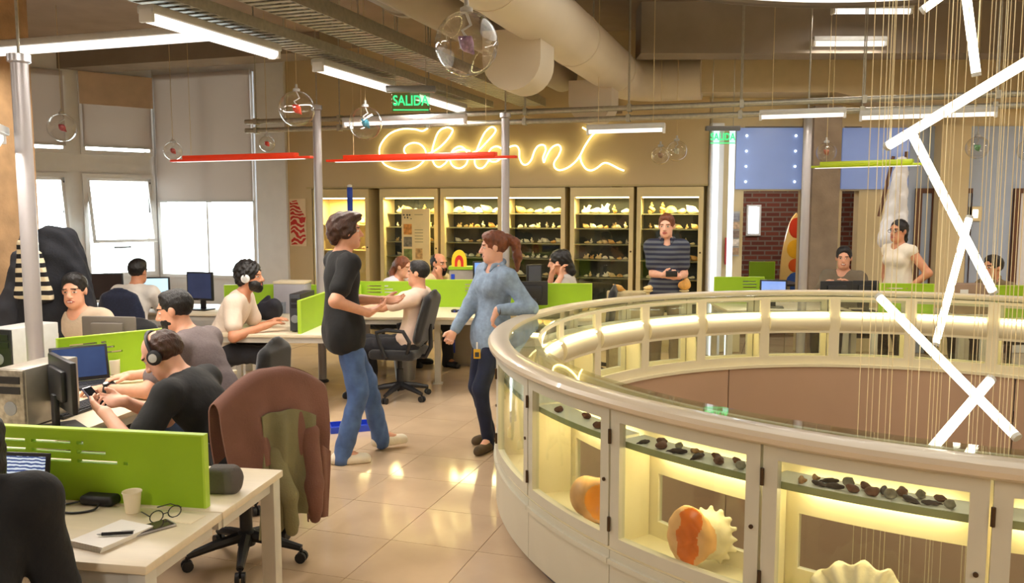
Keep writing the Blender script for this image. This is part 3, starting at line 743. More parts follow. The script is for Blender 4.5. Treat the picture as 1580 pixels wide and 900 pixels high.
cabs = [(486, 571, 'cream', 'wall display cabinet with a bright cream interior beside the red poster'),
        (588, 677, 'dark', 'shell cabinet behind the tall information board'),
        (681, 775, 'dark', 'shell cabinet beside the information board behind the ponytailed woman'),
        (778, 872, 'dark', 'shell cabinet behind the woman on the phone'),
        (880, 977, 'dark', 'shell cabinet between the phone woman and the striped shirt man'),
        (982, 1084, 'dark', 'shell cabinet behind the man in the striped shirt')]
names = ['the cream cabinet', 'the information board cabinet', 'the ponytailed woman\'s cabinet', 'the phone woman\'s cabinet', 'the unobstructed cabinet', 'the striped man\'s cabinet']
RZB = -TH
for ci_, (u0, u1, kind_, lab) in enumerate(cabs):
    q0, q1 = qu(u0), qu(u1); w = q1-q0
    t = thing('wall_cabinet', lab, 'cabinet', SQ(SB, q0, 0), RZB, 'shell cabinets along the yellow wall')
    Mi = M_cabcr if kind_ == 'cream' else M_cabin
    mb = MB(); mb.b2((0, 0.40, 0.1), (w, 0.42, CT-0.02)); mb.ob('back_panel', Mi, t)
    for xa_ in (0, w-0.02): mb = MB(); mb.b2((xa_, 0.0, 0.1), (xa_+0.02, 0.40, CT-0.02)); mb.ob('side_panel', M_cab, t)
    mb = MB(); mb.b2((0, 0, 0), (w, 0.42, 0.1)); mb.ob('plinth', M_cab, t)
    mb = MB(); mb.b2((0.02, 0.0, 1.93), (w-0.02, 0.40, CT-0.02)); mb.ob('top_box', M_cab, t)
    fr = 0.055; zt = 1.93
    mb = MB(); mb.b2((0, -0.025, 0.1), (fr, 0, CT-0.02)); mb.b2((w-fr, -0.025, 0.1), (w, 0, CT-0.02)); mb.b2((fr, -0.025, zt), (w-fr, 0, CT-0.02)); mb.b2((fr, -0.025, 0.1), (w-fr, 0, 0.5)); d = mb.ob('door', M_cab, t)
    mb = MB(); mb.b2((fr, -0.014, 0.5), (w-fr, -0.010, zt)); mb.ob('pane', M_glass, d)
    mb = MB(); mb.cyl((w-fr/2, -0.03, 1.25), (w-fr/2, -0.022, 1.25), 0.012, n=10); mb.ob('lock', M_brass, d)
    mb = MB(); mb.b2((0.06, 0.03, 1.915), (w-0.06, 0.06, 1.93)); mb.ob('lamp_strip', M_cablamp, t)
    arealight('cabinet_lamp', (w/2, 0.08, 1.90), w*0.8, 16.0 if kind_ == 'dark' else 24, (1.0, 0.80, 0.38), (0, 0, 0), t, 0.1)
    if kind_ == 'cream':
        zs = [1.56, 1.2]
    else: zs = [1.72, 1.53, 1.33, 1.13, 0.9]
    for si, z in enumerate(zs):
        mb = MB(); d0 = 0.12 if si else 0.16
        mb.b2((0.022, d0, z-0.012), (w-0.022, 0.398, z)); mb.ob('shelf', M_shelf if kind_ == 'dark' else M_cabcr, t)
        n = 5 if si == 0 else 7
        if kind_ == 'cream': n = 3
        for k_ in range(n):
            x = 0.1+(w-0.2)*(k_+0.5)/n+rnd.uniform(-0.02, 0.02); mi = rnd.choice((0, 0, 0, 1, 1, 2)); sm = rnd.choice((0, 1, 2, 3, 3, 4))
            s_ = rnd.uniform(1.1, 1.5) if si == 0 else rnd.uniform(0.6, 1.0)
            s_ *= 0.9 if n > 6 else 1.0
            c = SQ(SB+0.24+rnd.uniform(-0.03, 0.03), q0+x, z+0.001)
            what = ('spired ', 'fan shaped ', 'horned ', 'low rounded ', 'branched ')[sm]+('ivory', 'straw yellow', 'honey brown')[mi]
            o = link('seashell', SHM[mi][sm], loc=c, rz=RZB+rnd.uniform(-0.6, 0.6), label='%s shell on the %s shelf of %s' % (what, ('top', 'second', 'third', 'fourth', 'lowest')[si], names[ci_]), cat='shell', group='shells in the wall cabinets')
            o.scale = (s_,)*3
# neon script
NT = glow('neon_tube', (1.0, 0.82, 0.32), 7.0)
neon = thing('neon_lettering', 'glowing yellow neon handwriting on the mustard wall', 'neon sign', SQ(SB, 0, 0), RZB)
def npt(zx, zy, dy=-0.05):
    u, v = 560+zx/2.926, 170+zy/2.926; t = (u-790)/F_PX; Y = SB/(AX.y+AX.x*t); P = A(u, v, Y)
    return Vector((P.dot(BX), dy, P.z))
def smoothpath(pts, n=7):
    P = [Vector(p) for p in pts]; P = [P[0]*2-P[1]]+P+[P[-1]*2-P[-2]]; out = []
    for i in range(1, len(P)-2):
        for k in range(n):
            t = k/n; a, b, c, d = P[i-1:i+3]
            out.append(0.5*((2*b)+(c-a)*t+(2*a-5*b+4*c-d)*t*t+(3*b-a-3*c+d)*t**3))
    out.append(P[-2]); return out
S_G = [(300,84),(275,96),(240,88),(180,88),(125,112),(88,160),(84,205),(105,245),(150,266),(195,273),(250,258),(285,225),(290,185),(265,155),(230,150),(200,165),(195,190),(220,210),(262,205),(310,195),(350,172),(385,138),(408,105),(410,88),(385,80),(350,98),(328,150),(318,205),(330,245),(352,258),(378,242)]
S_l = [(378,242),(398,215),(415,180),(445,165),(470,182),(480,215),(470,248),(440,264),(410,250),(400,220),(415,192),(450,180),(490,185)]
S_b = [(490,198),(530,180),(565,145),(598,108),(605,88),(585,78),(555,105),(525,170),(510,225),(520,258),(545,262),(570,235),(580,205)]
S_a = [(640,180),(612,165),(585,175),(570,205),(580,230),(610,232),(640,205),(660,172),(695,162),(710,180),(712,215),(725,243),(745,246),(765,225),(780,185),(798,162),(822,160),(830,180),(818,215),(822,238)]
S_n = [(822,238),(838,200),(858,170),(885,158),(898,175),(888,205),(868,238),(872,262),(895,272),(930,260),(962,235),(985,205),(1005,165),(1035,120),(1060,98),(1085,88)]
S_t = [(985,205),(990,235),(1010,265),(1035,273),(1060,262),(1085,243),(1105,240),(1130,250),(1158,265),(1182,274)]
S_x = [(995,80),(1020,92),(1070,90),(1130,96)]
for nm, st in (('neon_stroke', S_G), ('neon_stroke', S_l), ('neon_stroke', S_b), ('neon_stroke', S_a), ('neon_stroke', S_n), ('neon_stroke', S_t), ('neon_stroke', S_x)):
    mb = MB(); mb.tube(smoothpath([npt(*p) for p in st]), 0.0095, 8); mb.ob(nm, NT, neon)
for (x, y) in ((120,115),(250,258),(410,90),(440,264),(600,90),(700,165),(890,272),(1060,262),(1158,265),(1130,96)):
    p0 = npt(x, y); mb = MB(); mb.cyl(p0, (p0.x, 0.0, p0.z), 0.008, n=6); mb.ob('glass_support', M_lgrey, neon)
# information board on a stand in front of the second cabinet
M_board = mat('board_cream', (230,206,146), rough=0.5, var=0.04)
bx0, bx1 = qu(620, 10.2), qu(663, 10.2); bt = thing('information_board', 'tall cream information board with a world map and photo prints', 'board', SQ(10.2, bx0, 0), RZB)
wB = bx1-bx0
mb = MB(); mb.b2((0, 0, 0.55), (wB, 0.03, 1.78), 0.004); mb.ob('board', M_board, bt)
for xa_ in (0.02, wB-0.05): mb = MB(); mb.b2((xa_, 0.005, 0.0), (xa_+0.03, 0.025, 0.55)); mb.ob('stand_leg', M_alu, bt)
prints = [((0.03, 1.62, 0.14, 1.74), (72,62,50)), ((0.03, 1.44, 0.15, 1.58), (206,140,60)), ((0.03, 1.28, 0.15, 1.41), (120,112,90)), ((0.03, 1.10, 0.15, 1.25), (110,120,60)), ((0.2, 1.12, 0.30, 1.26), (190,150,90)), ((0.2, 0.95, 0.30, 1.08), (170,126,70)), ((0.03, 0.92, 0.15, 1.06), (160,120,60))]
for k_, ((x0, z0, x1, z1), c) in enumerate(prints):
    mb = MB()
    if k_ == 0:
        for (px, pz, sx, sz) in ((0.035,1.70,0.035,0.02), (0.05,1.665,0.018,0.03), (0.085,1.70,0.03,0.025), (0.09,1.665,0.02,0.03), (0.12,1.70,0.03,0.022), (0.14,1.65,0.018,0.014)): mb.sphere((px, -0.001, pz), 0.5, 8, (sx, 0.004, sz))
        mb.ob('world_map', mat('map_ink', c, rough=0.6), bt)
    else:
        mb.b2((x0, -0.003, z0), (x1, 0.0, z1)); mb.ob('photo_print', mat('print_%d' % k_, c, rough=0.5, var=0.5, scale=18), bt)
for z in (1.7, 1.5, 1.46, 1.42, 1.38, 1.34):
    mb = MB(); mb.b2((0.19, -0.0015, z), (0.31, 0.0, z+0.008)); mb.ob('text_line', mat('board_text', (150,136,90), rough=0.6), bt)
# red and white poster on the pier
pw0, pw1 = qu(449), qu(474); t = thing('poster', 'red and white patterned poster on the yellow pier', 'poster', SQ(SB, pw0, 0), RZB)
mb = MB(); mb.b2((0, -0.012, 1.25), (pw1-pw0, -0.004, 1.92)); mb.ob('sheet', mat('poster_cream', (228,206,170), rough=0.6), t)
M_pr = wavemat('poster_red', (190,34,22), (226,196,160), scale=4.5, dist=14, rough=0.6); M_pr.node_tree.nodes['Color Ramp.001' if 'Color Ramp.001' in M_pr.node_tree.nodes else 'Color Ramp'].color_ramp.elements[1].position = 0.66
mb = MB(); w_ = pw1-pw0; mb.prism([(0.02,1.27), (w_*0.72,1.28), (w_*0.98,1.36), (w_*0.86,1.52), (w_*0.98,1.66), (w_*0.66,1.78), (w_*0.45,1.90), (0.01,1.88)], 0.0, 0.004, Matrix.Translation((0,-0.012,0)) @ Matrix.Rotation(PI/2, 4, 'X')); mb.ob('red_print', M_pr, t)
# stacked boxes and shells on the low crate beside the counter
mb = MB(); g = A(968, 470, 9.0); t = thing('low_crate', 'low grey stone block beyond the ring counter', 'block', (g.x, 9.0, 0))
mb.box((0, 0, 0.45), (0.42, 0.25, 0.90), bev=0.015); mb.ob('block', mat('block_stone', (186,170,132), rough=0.8, var=0.12, scale=20, bump=0.4, bscale=60), t)
for (u, col_, s_, lab) in ((961, 2, 0.9, 'orange horned shell on the stone block'), (996, 1, 0.8, 'round yellow shell beside the stone block'), (1056, 2, 1.25, 'round tan shell beside the striped shirt man')):
    pass
# ================================================================ ducts, trays, lamps overhead
M_duct = mat('duct_white', (216,204,186), rough=0.5, var=0.04, scale=2)
M_ductg = mat('duct_grey', (150,136,120), rough=0.55, var=0.06, scale=3)
def along(s0, s1, q, z, n=2): return [SQ(s0+(s1-s0)*i/(n-1), q, z) for i in range(n)]
t = thing('air_duct', 'long white round air duct running to the back wall', 'duct', (0, 0, 0))
mb = MB(); mb.tube(along(1.0, 9.75, -1.85, 3.28), 0.24, 32); mb.ob('duct_tube', M_duct, t)
for s_ in (3.2, 5.2, 7.4, 9.2):
    mb = MB(); mb.tube(along(s_-0.02, s_+0.02, -1.85, 3.28), 0.246, 32); mb.ob('joint_band', M_duct, t)
pts = [SQ(9.7+0.42*math.sin(a), -1.85+0.42*(1-math.cos(a)), 3.28) for a in [PI/2*i/8 for i in range(9)]]+[SQ(10.12, -1.0, 3.28)]
mb = MB(); mb.tube(pts, 0.24, 28); mb.ob('elbow', M_duct, t)
for s_ in (6.35, 9.0):          # rounded drop outlets
    prof = [(-0.23, 0.20)]+[(-0.23+0.0, -0.02)]+[(-0.23*math.cos(a), -0.02-0.23*math.sin(a)) for a in [PI*i/14 for i in range(1, 14)]]+[(0.23, -0.02), (0.23, 0.20)]
    M = Matrix.Translation(SQ(s_, -2.02, 2.93)) @ Matrix.Rotation(-TH, 4, 'Z') @ Matrix.Rotation(PI/2, 4, 'X')
    mb = MB(); mb.prism(prof, -0.19, 0.19, M); mb.ob('drop_outlet', M_duct, t)
for s_ in (3.0, 4.6, 6.0, 8.2):
    mb = MB(); mb.cyl(SQ(s_, -1.85, 3.5), SQ(s_, -1.85, CZ), 0.008, n=6); mb.ob('hanger_rod', M_galv, t)
t = thing('air_duct', 'narrow grey air duct beside the big white duct', 'duct', (0, 0, 0))
mb = MB(); mb.tube(along(2.6, 9.2, -2.42, 3.24), 0.17, 24); mb.ob('duct_tube', M_ductg, t)
mb = MB(); mb.box(SQ(5.9, -2.42, 3.43), (0.26, 6.6, 0.03), R=Matrix.Rotation(-TH, 3, 'Z')); mb.ob('black_bracket', M_black, t)
for s_ in (4.2, 7.2):
    mb = MB(); mb.cyl(SQ(s_, -2.42, 3.42), SQ(s_, -2.42, CZ), 0.008, n=6); mb.ob('hanger_rod', M_galv, t)
t = thing('air_duct', 'short white duct drum with an open rim', 'duct', (0, 0, 0))
mb = MB(); mb.tube(along(2.8, 6.35, -2.95, 3.62), 0.29, 32); mb.ob('duct_tube', M_duct, t)
mb = MB(); mb.tube(along(6.28, 6.37, -2.95, 3.62), 0.305, 32); mb.ob('joint_band', M_duct, t)
# cable trays
rung = None
def tray(label, q, z, s0, s1, w=0.30, hgt=0.08):
    global rung
    t = thing('cable_tray', label, 'cable tray', SQ(s0, q, z), -TH, 'cable trays')
    L = s1-s0
    for sd in (-1, 1):
        mb = MB(); mb.b2((sd*w/2-0.004, 0, 0), (sd*w/2+0.004, L, hgt)); mb.b2((sd*w/2-(0.025 if sd > 0 else 0), 0, hgt-0.004), (sd*w/2+(0 if sd > 0 else 0.025), L, hgt)); mb.ob('side_rail', M_galv, t)
    if rung is None: b = MB(); b.b2((-0.15, -0.022, 0), (0.15, 0.022, 0.006)); rung = b.mesh('rung', M_galv)
    for i in range(int(L/0.085)): o = link('rung', rung, t, loc=(0, 0.04+0.085*i, 0)); o.scale = (w/0.30, 1, 1)
    for k in range(4):
        b = MB(); x = -w*0.3+k*w*0.2; b.tube([(x+0.01*math.sin(i*1.3+k), L*i/12, 0.02+0.008*(k % 2)) for i in range(13)], 0.011, 6); b.ob('cable', M_dark if k % 2 else M_lgrey, t)
    for i in range(int(L/1.5)):
        for sd in (-1, 1):
            b = MB(); b.cyl((sd*w/2, 0.5+1.5*i, 0.0), (sd*w/2, 0.5+1.5*i, CZ-z), 0.005, n=6); b.ob('hanger_rod', M_galv, t)
    return t
tray('upper galvanised cable tray with perforated sides', -3.02, 3.03, 1.6, 10.1, 0.30, 0.10)
tray('lower galvanised cable tray above the fluorescent lamps', -3.42, 2.95, 1.6, 9.4, 0.24, 0.07)
def batten(label, P, d, L, power, w=0.115, grp='fluorescent lamps', style=0, hang=True, M_=None):
    ang = math.atan2(d.y, d.x); t = thing('fluorescent_lamp', label, 'ceiling lamp', P, ang, grp)
    mb = MB(); mb.box((0, 0, 0.035), (L, w, 0.05), bev=0.01); mb.ob('housing', M_lgrey, t)
    mb = MB()
    mb.tube([(-L/2+0.02, 0, 0.0), (L/2-0.02, 0, 0.0)], w*0.36, 12); mb.ob('diffuser', M_ or M_lamp, t)
    for sx in (-1, 1):
        mb = MB(); mb.box((sx*(L/2-0.012), 0, 0.0), (0.025, w*0.8, 0.075), bev=0.006); mb.ob('end_cap', M_white, t)
    if hang:
        for sx in (-1, 1):
            mb = MB(); mb.cyl((sx*L*0.35, 0, 0.06), (sx*L*0.35, 0, CZ-P.z), 0.003, n=5); mb.ob('suspension_wire', M_wire, t)
    if power: arealight('lamp_light', (0, 0, -w*0.4-0.01), L*0.95, power, NEUT, (0, 0, 0), t, w*0.8)
    return t
PW = 30
for i, s_ in enumerate((2.7, 4.55, 6.35, 8.1)):
    batten(['fluorescent lamp under the lower cable tray near the desks', 'clear white fluorescent lamp hanging under the lower cable tray', 'fluorescent lamp under the cable tray near the small glass globe', 'fluorescent lamp under the cable tray close to the exit sign'][i], SQ(s_, -3.42, 2.86), AX, 1.25, PW, hang=False)
batten('long fluorescent lamp strip hanging before the brown ceiling', SQ(4.9, -4.7, 2.96), BX, 2.0, PW*1.3, 0.12)
pl = A(18, 188, 4.5); batten('grey lamp box above the left desks', Vector((pl.x-0.15, pl.y-0.15, 2.20)), (A(64, 205, 5.3)-A(0, 188, 4.1)).normalized(), 1.2, PW*0.6, 0.2)
for (x, y, lab) in ((-5.2, 1.6, 'unseen fill lamp added over the desk rows by the side wall'), (-1.6, -0.8, 'unseen fill lamp added over the aisle by the plain wall'), (2.6, -0.8, 'unseen fill lamp added over the counter by the plain wall'), (-7.6, 4.6, 'unseen fill lamp added near the side wall column'), (7.4, 3.2, 'unseen fill lamp added near the cream side wall'), (7.2, 7.6, 'unseen fill lamp added beside the cream corner')):
    batten(lab, Vector((x, y, 3.3)), AX, 1.5, PW*2.2, 0.2)  # battens out of view, added as general fill for the room
# trunking along the back
def trunk(label, u0, u1, s, z, r=0.028, name='trunking_pipe'):
    t0 = (u0-790)/F_PX; t1 = (u1-790)/F_PX; Y0 = s/(AX.y+AX.x*t0); Y1 = s/(AX.y+AX.x*t1)
    P0, P1 = Vector((t0*Y0, Y0, z)), Vector((t1*Y1, Y1, z))
    t = thing(name, label, 'pipe', P0, math.atan2((P1-P0).y, (P1-P0).x)); L = (P1-P0).length
    mb = MB(); mb.cyl((0,0,0), (L,0,0), r, n=12); mb.ob('pipe', M_galv, t)
    for i in range(int(L/1.1)+1):
        x = min(L-0.05, 0.15+1.1*i); mb = MB(); mb.cyl((x,0,r), (x,0,CZ-z), 0.006, n=6); mb.ob('hanger_rod', M_galv, t)
        mb = MB(); mb.box((x,0,0), (0.04, r*2.6, r*2.6)); mb.ob('pipe_clamp', M_galv, t)
    return t
trunk('upper galvanised pipe across the room', 385, 1600, 8.6, 2.80)
trunk('lower galvanised pipe across the room', 385, 1600, 8.62, 2.70)
for (u0, u1, v, Y, lab) in ((520, 725, 188, 8.4, 'lit fluorescent strip before the neon wall'), (905, 1025, 201, 8.2, 'lit fluorescent strip under the end of the cable tray'), (1175, 1300, 178, 8.0, 'lit fluorescent strip beside the grey service pole'), (1335, 1525, 178, 7.8, 'lit fluorescent strip beside the hanging cords')):
    c = A((u0+u1)/2, v, Y); batten(lab, c, BX, (u1-u0)/F_PX*Y, 9, 0.07)
for (u0, u1, v, Y, lab) in ((1285, 1405, 16, 8.6, 'bright tube lamp high on the ceiling'), (1255, 1365, 66, 9.0, 'bright tube before the face of the concrete beam')):
    c = A((u0+u1)/2, v, Y); batten(lab, c, Vector((1,0,0)), (u1-u0)/F_PX*Y, 6, 0.1, hang=False)  # second one: bright streak at the beam face, built as a tube
# round luminous ceiling over the opening
t = thing('luminous_disc', 'large round luminous ceiling lamp above the ring counter', 'ceiling lamp', (RC.x, RC.y, 3.52))
mb = MB(); mb.lathe([(2.36, 0.0), (2.36, 0.03)], n=72); mb.ob('diffuser', glow('disc_diffuser', (1.0, 0.93, 0.80), 1.5), t)
mb = MB(); mb.tube([(2.44*math.cos(2*PI*i/72), 2.44*math.sin(2*PI*i/72), 0.02) for i in range(72)], 0.05, 10, closed=True); mb.ob('rim', mat('disc_rim', (110,100,90), rough=0.4, metal=0.5), t)
for i in range(6):
    a = 2*PI*i/6+0.3; mb = MB(); mb.cyl((2.2*math.cos(a), 2.2*math.sin(a), 0.03), (2.2*math.cos(a), 2.2*math.sin(a), CZ-3.52), 0.01, n=6); mb.ob('hanger_rod', M_galv, t)
# hanging tube lamps and their cords
M_tube = glow('tube_lamp', (1.0, 0.93, 0.74), 5.0); M_cord = mat('gold_cord', (236,220,180), rough=0.5, var=0.05)
tubes = [((1372, 224, 4.0), (1590, 92, 3.4), 'hanging tube lamp slanting steeply across above the others'), ((1408, 208, 4.1), (1531, 448, 4.3), 'hanging tube lamp leaning over the beige column'), ((1495, 338, 5.2), (1444, 530, 5.0), 'thin hanging tube lamp crossing the long leaning tube'), ((1358, 460, 4.4), (1566, 672, 3.6), 'long hanging tube lamp crossing the ring counter'), ((1527, 588, 3.8), (1430, 702, 3.5), 'short hanging tube lamp crossing the brown lining'), ((1488, -30, 4.2), (1506, 112, 4.2), 'upright hanging tube lamp below the luminous disc'), ((1426, 14, 4.6), (1475, -22, 4.5), 'hanging tube lamp tucked below the luminous disc')]
ZD = 3.52
for (a, b, lab) in tubes:
    Pa, Pb = A(*a), A(*b); t = thing('tube_lamp', lab, 'hanging lamp', Pa, 0.0, 'hanging tube lamps'); d = Pb-Pa; dn = d.normalized()
    mb = MB(); mb.cyl((0,0,0), d, 0.021, n=14); mb.ob('tube', M_tube, t)
    for (e, sg) in ((Vector((0,0,0)), -1), (d, 1)):
        mb = MB(); mb.cyl(e, e+dn*0.018*sg, 0.022, n=12); mb.ob('end_cap', M_lgrey, t)
        if (Pa+e).z < ZD-0.02:
            mb = MB(); mb.cyl(e+Vector((0,0,0.015)), (e.x, e.y, ZD-Pa.z), 0.0018, n=5); mb.ob('suspension_cord', M_cord, t)
rnd = random.Random(5)
cord_me = None
cords = [(1335,3.9),(1348,4.4),(1356,5.0),(1367,4.0),(1378,4.7),(1385,3.6),(1410,3.5),(1416,5.2),(1427,4.1),(1452,4.5),(1458,3.5),(1463,5.4),(1476,4.0),(1510,3.7),(1516,4.8),(1523,4.1),(1532,5.6),(1545,4.3),(1556,3.6),(1562,4.9),(1568,4.0),(1575,3.4)]
for (u, Y) in cords:
    P = Vector(((u-790)/F_PX*Y, Y, 0))
    if (P-RC).length > 2.28: 
        P = RC+(P-RC)*(2.28/(P-RC).length)
    if cord_me is None: b = MB(); b.cyl((0,0,-3.59), (0,0,ZD), 0.0019, n=5); cord_me = b.mesh('hanging_cord', M_cord)
    link('hanging_cord', cord_me, loc=P, label='thin golden cord hanging from the luminous disc through the opening', cat='cord', group='cords hanging through the opening')
# glass globes
M_globe = glass('globe_glass', tint=(0.985, 0.98, 0.97), refl=0.9, power=2.4, base=0.07)
gl = [(720, 68, 48, 'large clear glass globe under the white duct', (150,120,160)), (458, 168, 27, 'clear glass globe with a red core beside the grey pole', (200,60,40)), (564, 190, 25, 'clear glass globe with a blue core before the neon wall', (50,110,130)), (96, 197, 21, 'clear glass globe before the left window post', (210,90,110)), (267, 233, 14, 'small clear glass globe at the end of the red light bar', (220,90,90)), (412, 222, 12, 'small clear glass globe before the white pier', (220,60,50)), (1275, 235, 15, 'clear glass globe before the concrete column', (190,110,80)), (1044, 233, 16, 'bright clear glass globe near the end of the neon lettering', (230,220,190)), (1019, 240, 14, 'dull glass globe near the end of the neon lettering', (170,140,110)), (1508, 228, 17, 'clear glass globe before the pale blue wall', (110,180,120)), (1588, 232, 17, 'clear glass globe at the end of the pale blue wall', (180,190,170))]
for (u, v, r, lab, c) in gl:
    rad = 0.15 if r > 16 else 0.12; Y = rad*F_PX/r
    if Y > 9.6: rad *= 9.6/Y; Y = 9.6
    P = A(u, v, Y); t = thing('glass_globe', lab, 'glass globe', P, 0.0, 'hanging glass globes')
    mb = MB(); mb.sphere((0,0,0), rad, 36); mb.ob('globe', M_globe, t)
    mb = MB(); mb.lathe([(0.03, 0), (0.03, 0.02), (0.012, 0.03), (0.010, 0.06)], (0, 0, rad-0.006), 12); mb.ob('cap', M_lgrey, t)
    mb = MB(); mb.cyl((0,0,rad+0.04), (0,0,CZ-P.z), 0.003, n=5); mb.ob('suspension_wire', M_wire, t)
    k = rad/0.15
    mb = MB(); mb.tube([(0,0,rad-0.01), (0.02*k,0.01*k,0.09*k), (-0.02*k,-0.01*k,0.06*k), (0,0,0.03*k)], 0.007*k, 6); mb.ob('inner_stem', M_lgrey, t)
    link('core', sdf_mesh('core', [ell((0,0,0), (0.03*k,0.03*k,0.035*k)), cap((0,0,0), (0.03*k,0.02*k,-0.04*k), 0.012*k, 0.008*k), cap((0,0,0), (-0.035*k,0.0,0.03*k), 0.012*k, 0.006*k), cap((0,0,0), (0.02*k,-0.03*k,0.025*k), 0.012*k, 0.006*k)], 0.006*max(k, 0.6), mat('core_%d' % u, c, rough=0.4, var=0.5, scale=40)), t)
# exit signs
M_sal = glow('exit_green', (0.05, 0.85, 0.22), 1.6); M_plate = glass('exit_plate', tint=(0.72, 0.95, 0.78), refl=0.6)
def exit_sign(u, v, Y, w, lab):
    P = A(u, v, Y); t = thing('exit_sign', lab, 'exit sign', P, 0.0, 'exit signs'); h_ = w*0.48
    mb = MB(); mb.box((0, 0.01, h_/2+0.035), (w*1.3, 0.07, 0.05), bev=0.008); mb.ob('lamp_box', M_grey, t)
    mb = MB(); mb.box((0, 0, 0), (w, 0.008, h_), bev=0.002); mb.ob('acrylic_plate', M_plate, t)
    c = bpy.data.curves.new('txt', 'FONT'); c.body = 'SALIDA'; c.size = w*0.27; c.align_x = 'CENTER'; c.align_y = 'CENTER'; c.extrude = 0.002; c.offset = w*0.004
    o = bpy.data.objects.new('txt', c); col.objects.link(o); bpy.context.view_layer.update()
    me = bpy.data.meshes.new_from_object(o.evaluated_get(bpy.context.evaluated_depsgraph_get())); bpy.data.objects.remove(o)
    me.materials.clear(); me.materials.append(M_sal); x = link('lettering', me, t, loc=(0, -0.008, 0.01)); x.rotation_euler = (PI/2, 0, 0)
    xs = [v_.co.x for v_ in me.vertices]; f_ = w*0.94/(max(xs)-min(xs)); x.scale = (f_, 1.35, 1)
    mb = MB(); mb.b2((-w*0.46, -0.008, -h_/2+0.01), (w*0.46, -0.005, -h_/2+0.018)); mb.ob('underline', M_sal, t)
    for sx in (-1, 1): mb = MB(); mb.cyl((sx*w*0.4, 0.01, h_/2+0.05), (sx*w*0.4, 0.01, CZ-P.z), 0.004, n=5); mb.ob('hanger_rod', M_galv, t)
exit_sign(634, 158, 7.2, 0.32, 'green lettered exit sign hanging before the neon wall')
exit_sign(1115, 213, 9.4, 0.29, 'green lettered exit sign above the glowing doorway jamb')
# coloured light bars
M_red = mat('red_bar', (214,52,24), rough=0.35, var=0.05, emit=0.25, ecol=lin((230,60,20))); M_grn = mat('green_bar', (160,178,22), rough=0.35, var=0.05, emit=0.12, ecol=lin((170,190,20)))
def bar(label, a, b, m, wires=2):
    Pa, Pb = A(*a), A(*b); Pb.z = Pa.z = (Pa.z+Pb.z)/2; d = Pb-Pa; L = d.length
    t = thing('light_bar', label, 'light bar', Pa, math.atan2(d.y, d.x), 'coloured light bars')
    mb = MB(); mb.b2((0, -0.03, -0.012), (L, 0.03, 0.012), 0.004); mb.ob('bar', m, t)
    mb = MB(); mb.b2((L*0.1, -0.04, 0.0), (L*0.9, 0.04, 0.05), 0.006); mb.ob('cover', m, t)
    mb = MB(); mb.b2((L*0.05, -0.02, -0.018), (L*0.95, 0.02, -0.011)); mb.ob('led_strip', glow('bar_led', (1.0, 0.93, 0.85), 1.2), t)
    for x in (0.15, 0.85): mb = MB(); mb.cyl((L*x, 0, 0.05), (L*x, 0, CZ-Pa.z), 0.0025, n=5); mb.ob('suspension_wire', M_wire, t)
bar('red light bar hanging before the window blind', (265, 248, 9.2), (481, 243, 8.5), M_red)
bar('red light bar hanging before the neon lettering', (505, 242, 8.6), (797, 249, 7.9), M_red)
bar('lime green light bar hanging beside the concrete column', (1250, 256, 9.0), (1428, 255, 8.3), M_grn)
# service poles
def pole(label, u, vt, vb, Y, zb, r=0.042, zt=None):
    P = A(u, (vt+vb)/2, Y); zt = zt or A(u, vt, Y).z
    t = thing('service_pole', label, 'pole', (P.x, Y, zb), 0.0, 'service poles')
    mb = MB(); mb.cyl((0,0,0.02), (0,0,zt-zb), r, n=20); mb.ob('tube', M_pole, t)
    mb = MB(); mb.lathe([(r*1.5, 0), (r*1.5, 0.015), (r*1.05, 0.03)], n=20); mb.ob('base_flange', M_dark, t)
    mb = MB(); mb.lathe([(r*1.0, zt-zb-0.03), (r*1.35, zt-zb-0.02), (r*1.35, zt-zb+0.02), (0.008, zt-zb+0.03)], n=20); mb.ob('top_collar', M_alu, t)
    mb = MB(); mb.cyl((0,0,zt-zb), (0,0,CZ-zb), 0.008, n=6); mb.ob('hanger_rod', M_galv, t)
pole('stout grey service pole rising from the coats and desks', 42, 90, 545, 4.9, 0.0, 0.046)
pole('slim grey service pole behind the man in the black T-shirt', 492, 166, 470, 8.6, 0.0)
pole('slim grey service pole behind the ponytailed woman', 780, 178, 420, 8.7, 0.0)
pole('slim grey service pole before the concrete column', 1243, 174, 440, 8.5, 0.0)

batten('unseen lamp added under the ceiling to brighten the brick room', Vector((3.6, 11.9, 2.85)), Vector((1,0,0)), 1.2, 30, 0.12, hang=False)  # hidden above the doorway, added to lift the dark brick room
# ================================================================ desks, panels, chairs, computers
M_top = mat('desk_top_laminate', (226,212,184), rough=0.35, var=0.04, scale=5, stretch=(1,8,1))
M_dleg = mat('desk_leg_paint', (206,202,192), rough=0.4, metal=0.2)
M_lime = mat('lime_panel', (146,186,26), rough=0.5, var=0.05, scale=4, bump=0.05, bscale=200)
M_limee = mat('lime_panel_edge', (176,212,60), rough=0.4)
M_fab = mat('chair_black_fabric', (30,30,33), rough=0.9, var=0.2, scale=60, bump=0.3, bscale=300, sheen=0.3)
M_navy = mat('chair_navy_fabric', (28,36,62), rough=0.9, var=0.2, scale=60, bump=0.3, bscale=300, sheen=0.3)
M_scr = mat('screen_dark_blue', (40,54,86), rough=0.12, var=0.5, scale=3, emit=0.25, ecol=lin((70,96,150)))
M_scrw = mat('screen_white_blue', (170,206,230), rough=0.15, var=0.15, scale=3, emit=0.9, ecol=lin((190,222,240)))
M_scroff = mat('screen_off', (20,22,28), rough=0.1)
DZ = 0.73
